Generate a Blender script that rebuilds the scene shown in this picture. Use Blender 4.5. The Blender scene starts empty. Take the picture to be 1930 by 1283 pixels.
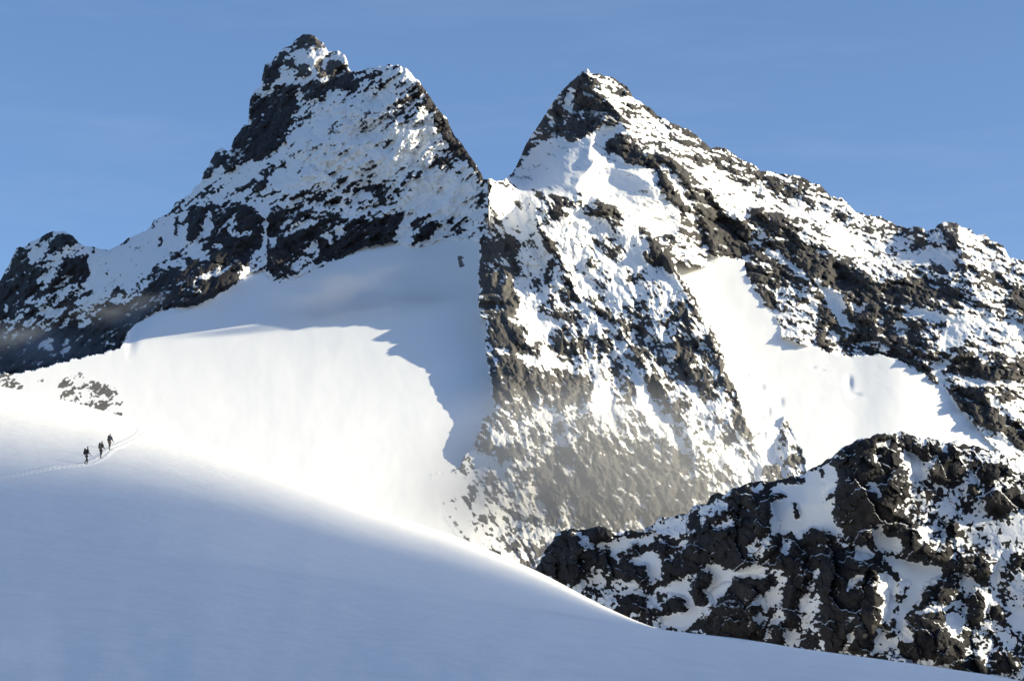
import bpy, bmesh, math, random
import numpy as np
from mathutils import Vector

# ------------------------------------------------------------------ camera, sky, sun, exposure
sc = bpy.context.scene
C = sc.collection
PITCH = math.radians(12.0)
FPX = 4557.0                      # focal length in pixels of the 1930 x 1283 photograph
cam_d = bpy.data.cameras.new("camera")
cam = bpy.data.objects.new("camera", cam_d)
C.objects.link(cam)
cam.location = (0, 0, 0)
cam.rotation_euler = (math.pi / 2 + PITCH, 0, 0)
cam_d.sensor_width = 36.0
cam_d.lens = 36.0 * FPX / 1930.0
cam_d.clip_start = 0.5
cam_d.clip_end = 60000
sc.camera = cam

SUN_E = math.radians(20.5)        # elevation
SUN_A = math.radians(8.0)         # azimuth from due right, turned towards the camera
SUN = np.array([math.cos(SUN_E) * math.cos(SUN_A), -math.cos(SUN_E) * math.sin(SUN_A), math.sin(SUN_E)])
world = bpy.data.worlds.new("World")
sc.world = world
world.use_nodes = True
nt = world.node_tree
bg = nt.nodes["Background"]
sky = nt.nodes.new("ShaderNodeTexSky")
sky.sky_type = 'NISHITA'
sky.sun_disc = False
sky.sun_elevation = SUN_E
sky.sun_rotation = math.pi / 2 + SUN_A
sky.altitude = 3000
sky.air_density = 1.0
sky.dust_density = 9.0
sky.ozone_density = 3.2
tint = nt.nodes.new("ShaderNodeMix"); tint.data_type = 'RGBA'; tint.blend_type = 'MULTIPLY'
tint.inputs["Factor"].default_value = 1.0
tint.inputs["B"].default_value = (1.0, 1.02, 1.02, 1)     # thin cold mountain air
nt.links.new(sky.outputs[0], tint.inputs["A"])
# the faintest veil of high cirrus
wtc = nt.nodes.new("ShaderNodeTexCoord"); wmp = nt.nodes.new("ShaderNodeMapping"); wmp.inputs["Scale"].default_value = (2.2, 2.2, 14.0)
wmp.inputs["Rotation"].default_value = (0, math.radians(-14), 0)
wn = nt.nodes.new("ShaderNodeTexNoise"); wn.inputs["Scale"].default_value = 3.0; wn.inputs["Detail"].default_value = 7; wn.inputs["Roughness"].default_value = .62
wr = nt.nodes.new("ShaderNodeMapRange"); wr.inputs["From Min"].default_value = .5; wr.inputs["From Max"].default_value = .75; wr.inputs["To Max"].default_value = .07
wx_ = nt.nodes.new("ShaderNodeMix"); wx_.data_type = 'RGBA'; wx_.inputs["B"].default_value = (3.4, 3.7, 4.2, 1)
nt.links.new(wtc.outputs["Generated"], wmp.inputs["Vector"]); nt.links.new(wmp.outputs[0], wn.inputs["Vector"])
nt.links.new(wn.outputs["Fac"], wr.inputs["Value"]); nt.links.new(wr.outputs[0], wx_.inputs["Factor"])
nt.links.new(tint.outputs["Result"], wx_.inputs["A"]); nt.links.new(wx_.outputs["Result"], bg.inputs[0])
bg.inputs[1].default_value = 0.12
sun_d = bpy.data.lights.new("sun", 'SUN')
sun_d.energy = 5.0
sun_d.angle = math.radians(0.55)
sun_d.color = (1.0, 0.90, 0.65)
sun = bpy.data.objects.new("sun", sun_d)
C.objects.link(sun)
sun.rotation_euler = Vector(SUN).to_track_quat('Z', 'Y').to_euler()
sc.view_settings.view_transform = 'Standard'
sc.view_settings.look = 'None'
sc.view_settings.exposure = 0.70
sc.view_settings.gamma = 1.0
sc.render.engine = 'CYCLES'

# ------------------------------------------------------------------ measuring
cp, sp = math.cos(PITCH), math.sin(PITCH)
def place(px, py, Y):
    """the world point at distance Y (metres, along +Y) seen in direction (px, py) of the photograph"""
    a = (np.asarray(px, float) - 965.0) / FPX
    b = (641.5 - np.asarray(py, float)) / FPX
    dy = cp - b * sp
    dz = sp + b * cp
    return np.stack([a / dy * Y, np.broadcast_to(np.asarray(Y, float), a.shape) * 1.0, dz / dy * Y], -1)

def sstep(a, b, x):
    t = np.clip((x - a) / (b - a), 0, 1)
    return t * t * (3 - 2 * t)

# ------------------------------------------------------------------ noise
def perlin(x, y, seed):
    rs = np.random.RandomState(seed)
    N = 256
    ang = rs.rand(N, N).astype(np.float32) * 2 * np.pi
    gx, gy = np.cos(ang), np.sin(ang)
    xi = np.floor(x).astype(np.int64); yi = np.floor(y).astype(np.int64)
    fx = (x - xi).astype(np.float32); fy = (y - yi).astype(np.float32)
    u = fx * fx * fx * (fx * (fx * 6 - 15) + 10); v = fy * fy * fy * (fy * (fy * 6 - 15) + 10)
    def g(ix, iy, dx, dy):
        a = ix % N; b = iy % N
        return gx[a, b] * dx + gy[a, b] * dy
    n00 = g(xi, yi, fx, fy); n10 = g(xi + 1, yi, fx - 1, fy)
    n01 = g(xi, yi + 1, fx, fy - 1); n11 = g(xi + 1, yi + 1, fx - 1, fy - 1)
    return ((n00 * (1 - u) + n10 * u) * (1 - v) + (n01 * (1 - u) + n11 * u) * v) * 1.5

def fbm(x, y, scale, octs, seed, gain=0.5, ang=0.0, stretch=1.0, ridged=0.0):
    a = math.radians(ang)
    u = (x * math.cos(a) - y * math.sin(a)) / stretch      # y runs down the picture: +ang = up to the right
    v = (x * math.sin(a) + y * math.cos(a)) 
    out = 0; amp = 1.0
    for o in range(octs):
        n = perlin(u / scale + 17.3 * o, v / scale + 5.1 * o, seed + o)
        if ridged: n = n * (1 - ridged) + ridged * (0.5 - 1.6 * np.abs(n))
        out = out + amp * n
        amp *= gain; scale *= 0.5
    return out

def facets(x, y, scale, seed, ang=0.0, stretch=1.0, tilt=1.6):
    """broken blocks: every cell is a tilted flat face at its own height; returns height and closeness to a joint"""
    a = math.radians(ang)
    u = (x * math.cos(a) - y * math.sin(a)) / stretch / scale
    v = (x * math.sin(a) + y * math.cos(a)) / scale
    rs = np.random.RandomState(seed); N = 128
    jx, jy, hv, tx, ty = [rs.rand(N, N).astype(np.float32) for _ in range(5)]
    ui = np.floor(u).astype(np.int64); vi = np.floor(v).astype(np.int64)
    d1 = np.full(u.shape, 9.0, np.float32); d2 = d1.copy(); hh = np.zeros(u.shape, np.float32)
    for di in (-1, 0, 1):
        for dj in (-1, 0, 1):
            a_ = (ui + di) % N; b_ = (vi + dj) % N
            du = u - (ui + di + jx[a_, b_]); dv = v - (vi + dj + jy[a_, b_])
            d = np.hypot(du, dv).astype(np.float32)
            near = d < d1
            d2 = np.where(near, d1, np.minimum(d2, d))
            hh = np.where(near, hv[a_, b_] + tilt * (du * (tx[a_, b_] - .5) + dv * (ty[a_, b_] - .5)), hh)
            d1 = np.where(near, d, d1)
    return hh, np.clip((d2 - d1) * 3.0, 0, 1)

# ------------------------------------------------------------------ maps drawn over the massif
MX0, MY0, MW, MH = -200, -20, 2600, 1420
def blank(v=0.0): return np.full((MH, MW), v, np.float32)
def box1(a, r, ax):
    if r < 1: return a
    k = 2 * r + 1
    p = [(0, 0), (0, 0)]; p[ax] = (r + 1, r)
    c = np.cumsum(np.pad(a, p, mode='edge'), axis=ax, dtype=np.float64)
    n = a.shape[ax]
    hi = np.take(c, np.arange(k, k + n), axis=ax); lo = np.take(c, np.arange(0, n), axis=ax)
    return ((hi - lo) / k).astype(np.float32)
def blur(a, r, n=2):
    for _ in range(n):
        a = box1(box1(a, r, 0), r, 1)
    return a
def mask(poly):
    """even-odd scan of a polygon given in photograph pixels"""
    m = np.zeros((MH, MW), np.float32)
    P = [(x - MX0, y - MY0) for x, y in poly]
    ys = [p[1] for p in P]
    for j in range(max(0, int(min(ys))), min(MH - 1, int(max(ys)) + 1) + 1):
        yc = j + 0.5; xs = []
        for i in range(len(P)):
            x1, y1 = P[i]; x2, y2 = P[(i + 1) % len(P)]
            if (y1 <= yc) != (y2 <= yc): xs.append(x1 + (yc - y1) * (x2 - x1) / (y2 - y1))
        xs.sort()
        for k in range(0, len(xs) - 1, 2):
            a = max(0, int(math.ceil(xs[k] - 0.5))); b = min(MW, int(math.ceil(xs[k + 1] - 0.5)))
            if b > a: m[j, a:b] = 1
    return m
def paint(cov, items, feather=2):
    for it in items:
        val, poly = it[0], it[1]
        f = it[2] if len(it) > 2 else feather
        x0 = int(min(p[0] for p in poly)) - MX0 - 12; x1 = int(max(p[0] for p in poly)) - MX0 + 12
        y0 = int(min(p[1] for p in poly)) - MY0 - 12; y1 = int(max(p[1] for p in poly)) - MY0 + 12
        x0, y0, x1, y1 = max(x0, 0), max(y0, 0), min(x1, MW), min(y1, MH)
        m = mask(poly)[y0:y1, x0:x1]
        m = blur(m, f, 2)
        cov[y0:y1, x0:x1] = cov[y0:y1, x0:x1] * (1 - m) + val * m
    return cov
def look(mp, px, py):
    x = np.clip(px - MX0 - 0.5, 0, MW - 2); y = np.clip(py - MY0 - 0.5, 0, MH - 2)
    xi = x.astype(np.int64); yi = y.astype(np.int64); fx = x - xi; fy = y - yi
    return (mp[yi, xi] * (1 - fx) + mp[yi, xi + 1] * fx) * (1 - fy) + (mp[yi + 1, xi] * (1 - fx) + mp[yi + 1, xi + 1] * fx) * fy

def tps(points, px, py):
    """thin plate spline through (x, y, value), evaluated on the lattice and looked up smoothly"""
    P = np.array(points, float); n = len(P)
    def U(r2): return np.where(r2 > 1e-9, r2 * np.log(r2 + 1e-9), 0) * 0.5
    s = 500.0
    X = P[:, :2] / s
    K = U(((X[:, None] - X[None]) ** 2).sum(-1)) + np.eye(n) * 0.0006
    Q = np.c_[np.ones(n), X]
    A = np.block([[K, Q], [Q.T, np.zeros((3, 3))]])
    w = np.linalg.solve(A, np.r_[P[:, 2], 0, 0, 0])
    st = 8
    gx = np.arange(MX0, MX0 + MW + st, st); gy = np.arange(MY0, MY0 + MH + st, st)
    GX, GY = np.meshgrid(gx / s, gy / s)
    V = w[n] + w[n + 1] * GX + w[n + 2] * GY
    for i in range(n): V = V + w[i] * U((GX - X[i, 0]) ** 2 + (GY - X[i, 1]) ** 2)
    x = np.clip((px - MX0) / st, 0, len(gx) - 1.001); y = np.clip((py - MY0) / st, 0, len(gy) - 1.001)
    xi = x.astype(int); yi = y.astype(int); fx = x - xi; fy = y - yi
    return (V[yi, xi] * (1 - fx) + V[yi, xi + 1] * fx) * (1 - fy) + (V[yi + 1, xi] * (1 - fx) + V[yi + 1, xi + 1] * fx) * fy

# ------------------------------------------------------------------ materials
def snow_rock_material(name, rock, light_rock, snow=(0.89, 0.882, 0.868), ns=1.0):
    m = bpy.data.materials.new(name); m.use_nodes = True
    t = m.node_tree; N = t.nodes; L = t.links
    b = N["Principled BSDF"]
    b.inputs["Roughness"].default_value = 0.75
    b.inputs["Specular IOR Level"].default_value = 0.2
    geo = N.new("ShaderNodeNewGeometry")
    at = N.new("ShaderNodeAttribute"); at.attribute_name = "snow"
    tn = N.new("ShaderNodeAttribute"); tn.attribute_name = "pale"
    n1 = N.new("ShaderNodeTexNoise"); n1.inputs["Scale"].default_value = 1.1 * ns; n1.inputs["Detail"].default_value = 4
    n2 = N.new("ShaderNodeTexNoise"); n2.inputs["Scale"].default_value = 0.12 * ns; n2.inputs["Detail"].default_value = 6
    n3 = N.new("ShaderNodeTexNoise"); n3.inputs["Scale"].default_value = 2.5 * ns; n3.inputs["Detail"].default_value = 5
    for n in (n1, n2, n3): L.new(geo.outputs["Position"], n.inputs["Vector"])
    def math_(op, a, b_, clamp=False):
        q = N.new("ShaderNodeMath"); q.operation = op; q.use_clamp = clamp
        for i, v in enumerate((a, b_)):
            if isinstance(v, (int, float)): q.inputs[i].default_value = v
            else: L.new(v, q.inputs[i])
        return q.outputs[0]
    s = math_('ADD', at.outputs["Fac"], math_('MULTIPLY', math_('SUBTRACT', n1.outputs["Fac"], 0.5), 0.7))
    s = math_('MULTIPLY', math_('SUBTRACT', s, 0.37), 3.2, True)
    cr = N.new("ShaderNodeValToRGB")
    cr.color_ramp.elements[0].position = 0.3; cr.color_ramp.elements[1].position = 0.72
    cr.color_ramp.elements[0].color = (*[c * 0.62 for c in rock], 1)
    cr.color_ramp.elements[1].color = (rock[0] * 1.45, rock[1] * 1.36, rock[2] * 1.25, 1)
    L.new(n2.outputs["Fac"], cr.inputs["Fac"])
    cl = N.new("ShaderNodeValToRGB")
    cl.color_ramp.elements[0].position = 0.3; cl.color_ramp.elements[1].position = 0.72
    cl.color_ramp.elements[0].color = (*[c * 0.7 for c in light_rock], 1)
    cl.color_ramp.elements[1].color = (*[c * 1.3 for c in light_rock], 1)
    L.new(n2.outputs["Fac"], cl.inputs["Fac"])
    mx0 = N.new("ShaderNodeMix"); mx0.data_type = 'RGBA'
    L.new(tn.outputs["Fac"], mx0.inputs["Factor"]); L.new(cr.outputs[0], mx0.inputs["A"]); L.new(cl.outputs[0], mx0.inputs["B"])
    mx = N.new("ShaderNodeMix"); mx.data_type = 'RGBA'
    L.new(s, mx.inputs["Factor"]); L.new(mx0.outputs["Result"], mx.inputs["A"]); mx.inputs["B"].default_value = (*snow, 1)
    L.new(mx.outputs["Result"], b.inputs["Base Color"])
    bp = N.new("ShaderNodeBump"); bp.inputs["Distance"].default_value = 0.5 / ns
    L.new(math_('MULTIPLY', math_('SUBTRACT', 1.15, s), 0.75), bp.inputs["Strength"])
    L.new(n3.outputs["Fac"], bp.inputs["Height"]); L.new(bp.outputs[0], b.inputs["Normal"])
    return m
def snow_material(name, col=(0.86, 0.875, 0.91), scale=0.05, dist=0.4, strength=0.5):
    m = bpy.data.materials.new(name); m.use_nodes = True
    t = m.node_tree; N = t.nodes; L = t.links
    b = N["Principled BSDF"]; b.inputs["Base Color"].default_value = (*col, 1)
    b.inputs["Roughness"].default_value = 0.7; b.inputs["Specular IOR Level"].default_value = 0.25
    geo = N.new("ShaderNodeNewGeometry")
    n = N.new("ShaderNodeTexNoise"); n.inputs["Scale"].default_value = scale; n.inputs["Detail"].default_value = 9
    n.inputs["Roughness"].default_value = 0.55
    L.new(geo.outputs["Position"], n.inputs["Vector"])
    bp = N.new("ShaderNodeBump"); bp.inputs["Distance"].default_value = dist; bp.inputs["Strength"].default_value = strength
    L.new(n.outputs["Fac"], bp.inputs["Height"]); L.new(bp.outputs[0], b.inputs["Normal"])
    cr = N.new("ShaderNodeValToRGB")
    cr.color_ramp.elements[0].position = 0.3; cr.color_ramp.elements[1].position = 0.7
    cr.color_ramp.elements[0].color = (*[c * 0.96 for c in col], 1); cr.color_ramp.elements[1].color = (*col, 1)
    n2 = N.new("ShaderNodeTexNoise"); n2.inputs["Scale"].default_value = scale * 0.6; n2.inputs["Detail"].default_value = 5
    L.new(geo.outputs["Position"], n2.inputs["Vector"]); L.new(n2.outputs["Fac"], cr.inputs["Fac"])
    L.new(cr.outputs[0], b.inputs["Base Color"])
    return m
def plain(name, col, rough=0.7):
    m = bpy.data.materials.new(name); m.use_nodes = True
    t = m.node_tree; N = t.nodes; b = N["Principled BSDF"]; b.inputs["Roughness"].default_value = rough
    n = N.new("ShaderNodeTexNoise"); n.inputs["Scale"].default_value = 18
    cr = N.new("ShaderNodeValToRGB")
    cr.color_ramp.elements[0].color = (*[c * 0.8 for c in col], 1); cr.color_ramp.elements[1].color = (*[min(1, c * 1.2) for c in col], 1)
    t.links.new(n.outputs["Fac"], cr.inputs["Fac"]); t.links.new(cr.outputs[0], b.inputs["Base Color"])
    return m

def structure(o, label=None):
    o["kind"] = "structure"
    if label: o["label"] = label
    return o

def grid_object(name, P, keep, mat, snow=None, pale=None, smooth=True):
    """P (R, K, 3) lattice of points; keep (R-1, K-1) faces that belong to this object"""
    R, K = P.shape[:2]
    r, k = np.nonzero(keep)
    i0 = r * K + k
    F = np.stack([i0, i0 + K, i0 + K + 1, i0 + 1], -1)
    used, inv = np.unique(F.ravel(), return_inverse=True)
    V = P.reshape(-1, 3)[used].astype(np.float32)
    me = bpy.data.meshes.new(name)
    me.vertices.add(len(V)); me.vertices.foreach_set("co", V.ravel())
    nf = len(F)
    me.loops.add(nf * 4); me.loops.foreach_set("vertex_index", inv.astype(np.int32))
    me.polygons.add(nf)
    me.polygons.foreach_set("loop_start", np.arange(0, nf * 4, 4, dtype=np.int32))
    me.polygons.foreach_set("use_smooth", np.full(nf, smooth))
    me.update(calc_edges=True)
    for nm, arr in (("snow", snow), ("pale", pale)):
        if arr is not None:
            a = me.attributes.new(nm, 'FLOAT', 'POINT')
            a.data.foreach_set("value", arr.ravel()[used].astype(np.float32))
    me.materials.append(mat)
    o = bpy.data.objects.new(name, me); C.objects.link(o)
    return o
# ================================================================== the far massif
TOP = [(-200,640),(-120,600),(0,528),(21,493),(31,467),(45,465),(62,454),(79,446),(97,437),(108,435),(124,438),(137,443),(145,454),(157,463),
(174,465),(191,469),(205,472),(220,464),(232,458),(240,449),(257,442),(276,435),(286,423),(290,414),(300,410),(315,402),(322,399),(331,383),
(343,376),(357,368),(366,354),(376,348),(382,335),(384,322),(393,315),(398,302),(402,296),(406,283),(417,278),(427,287),(434,282),(441,260),
(452,249),(458,237),(468,234),(469.5,199),(472,181),(479,173),(492,163),(494,144),(499,121),(512,115),(522,102),(535,92),(549,84),(560,71),
(576,66),(593,67),(601,75),(611,81),(618,97),(638,95),(649,106),(655,117),(658,131),(667,134),(676,136),(690,130),(707,129),(717,124),(732,122),
(752,123),(765,129),(777,141),(788,152),(798,164),(806,177),(820,195),(833,216),(843,224),(851,243),(860,262),(870,270),(885,293),(897,309),
(907,328),(911,340),(922,338),(938,341),(947,341),(965,328),(980,299),(992,272),(1005,251),(1023,224),(1039,197),(1060,170),(1083,147),
(1100,134),(1108,129),(1113,137),(1127,139),(1143,143),(1166,153),(1187,170),(1197,188),(1209,195),(1228,207),(1247,224),(1272,233),(1292,242),
(1313,255),(1340,280),(1350,279),(1364,279),(1376,286),(1393,301),(1407,303),(1424,315),(1434,322),(1457,324),(1469,327),(1494,329),(1511,335),
(1530,344),(1540,348),(1552,355),(1567,371),(1585,373),(1598,384),(1611,398),(1629,405),(1658,408),(1679,419),(1702,429),(1717,429),(1733,426),
(1746,435),(1760,433),(1766,423),(1779,419),(1804,420),(1812,429),(1828,433),(1839,442),(1857,442),(1868,454),(1891,462),(1903,485),(1920,488),
(1930,493),(1975,520),(2060,545),(2200,600),(2400,650)]
BUTT = [(919,300),(919,340),(926,353),(919,372),(923,392),(913,414),(916,430),(905,452),(903,527),(902,598),(918,601),(914,653),(919,684),(927,726),(934,771),(912,788),(904,809),
(893,841),(875,860),(868,880),(840,890),(812,893),(827,941),(841,982),(862,1011),(862,1400),(1520,1400),(1520,885),(1517,864),(1500,833),
(1492,812),(1478,783),(1467,818),(1447,816),(1426,820),(1422,827),(1407,795),(1399,764),(1387,733),(1370,706),(1366,699),(1364,674),(1355,643),
(1343,620),(1324,591),(1308,558),(1291,531),(1279,515),(1272,496),(1240,470),(1170,430),(1100,395),(1010,372),(975,355),(950,341),(948,300)]
GLAC_R = [(1272,496),(1283,490),(1300,505),(1320,505),(1332,500),(1333,478),(1345,483),(1401,488),(1407,517),(1420,541),(1436,564),(1438,577),
(1453,585),(1467,606),(1476,639),(1500,645),(1540,655),(1583,670),(1602,670),(1654,668),(1683,674),(1706,684),(1739,705),(1766,726),(1789,742),
(1808,769),(1828,788),(1849,818),(1870,840),(1900,868),(1930,900),(2100,1010),(2200,1400),(1520,1400),(1520,885),(1517,864),(1500,833),(1492,812),
(1478,783),(1467,818),(1447,816),(1426,820),(1422,827),(1407,795),(1399,764),(1387,733),(1370,706),(1366,699),(1364,674),(1355,643),(1343,620),
(1324,591),(1308,558),(1291,531),(1279,515)]
GLAC_L = [(-210,740),(-60,712),(0,704),(40,703),(100,687),(200,663),(228,655),(240,630),(250,615),(290,588),(340,580),(366,578),(400,563),(440,538),
(470,515),(497,509),(515,532),(545,531),(575,514),(600,506),(640,488),(690,466),(740,457),(790,466),(834,452),(905,452),(903,527),(902,598),
(918,601),(914,653),(919,684),(927,726),(934,771),(912,788),(904,809),(893,841),(875,860),(868,880),(840,890),(812,893),(827,941),(841,982),
(862,1011),(862,1400),(-210,1400)]
ROCKS = [(-80,700),(0,703),(15,703),(35,715),(50,722),(75,709),(90,709),(105,710),(120,712),(135,704),(150,703),(165,700),(172,705),(185,720),
(208,722),(228,735),(232,760),(232,790),(240,800),(180,800),(-80,760)]

# ---- how far away everything stands (in units of 0.395 m beyond 1800 m)
L_PTS = [(580,70,1180),(470,190,1250),(520,130,1200),(660,130,960),(740,125,800),(800,165,740),(850,250,660),(907,330,520),(700,300,700),(600,300,800),
(500,300,950),(400,310,1100),(320,400,1050),(430,430,800),(300,480,850),(205,472,1020),(100,436,1150),(20,500,1250),(-120,600,1400),(50,600,1050),
(150,600,880),(230,650,680),(60,690,900),(-100,700,1100),(300,590,480),(470,520,560),(600,505,585),(740,455,575),(850,440,510),(905,440,450),
(915,345,500),(700,400,640),(560,420,700),(300,800,-100),(900,700,0),(-180,800,500)]
G_PTS = [(-150,730,90),(0,703,110),(100,687,200),(235,655,335),(300,590,480),(470,520,550),(600,505,575),(740,455,565),(905,445,430),(850,440,490),(400,610,330),
(600,595,330),(710,640,150),(790,622,220),(900,600,240),(600,700,60),(300,700,80),(860,790,-250),(700,800,-190),(400,800,-180),(100,760,-60),
(600,1000,-660),(900,1000,-640),(200,1000,-640),(900,700,20),(780,540,380),(600,1200,-1000),(900,1200,-1000),(0,1200,-1000),(0,850,-300)]
R_PTS = [(921,340,165),(921,413,190),(906,454,198),(903,540,105),(902,598,60),(914,653,-38),(927,726,-192),(934,765,-270),(900,820,-370),(868,880,-450),
(850,950,-545),(900,1050,-735),(1000,370,330),(1050,420,250),(1000,500,230),(1000,600,100),(1000,700,-70),(1000,800,-275),(1050,980,-560),(1100,600,125),(1100,800,-245),
(1200,500,230),(1200,700,-15),(1200,900,-350),(1250,980,-470),(1272,496,240),(1324,591,115),(1366,699,-15),(1407,795,-140),(1426,830,-150),(1500,833,-140),(1520,885,-200),(1500,1000,-400),
(1108,130,700),(965,330,610),(1000,255,760),(1180,170,680),(1160,250,560),(1050,300,490),(1150,340,390),(1240,430,310),(1240,340,370),
(1300,245,660),(1350,290,630),(1460,330,650),(1560,370,600),(1700,430,510),(1780,420,480),(1900,480,360),(1930,493,340),(2200,600,200),
(1330,480,340),(1400,480,380),(1440,570,240),(1500,640,110),(1600,560,260),(1600,668,105),(1700,560,230),(1700,670,80),(1800,600,120),
(1800,750,-40),(1860,820,-130),(1930,870,-150),(1900,650,60),(2100,800,20),(2200,1000,-200),(1500,450,420)]
GR_PTS = [(1272,496,330),(1340,485,400),(1401,488,392),(1436,564,256),(1476,639,132),(1540,655,112),(1602,670,103),(1700,684,98),(1789,742,-10),(1849,818,-104),(1930,900,-135),
(1324,591,215),(1366,699,84),(1407,795,-58),(1450,815,-80),(1478,783,-34),(1520,885,-178),(1600,800,-125),(1600,900,-310),(1700,800,-105),(1400,1100,-640),(1900,1100,-520),(1450,700,70),(2200,1000,-150)]

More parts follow.
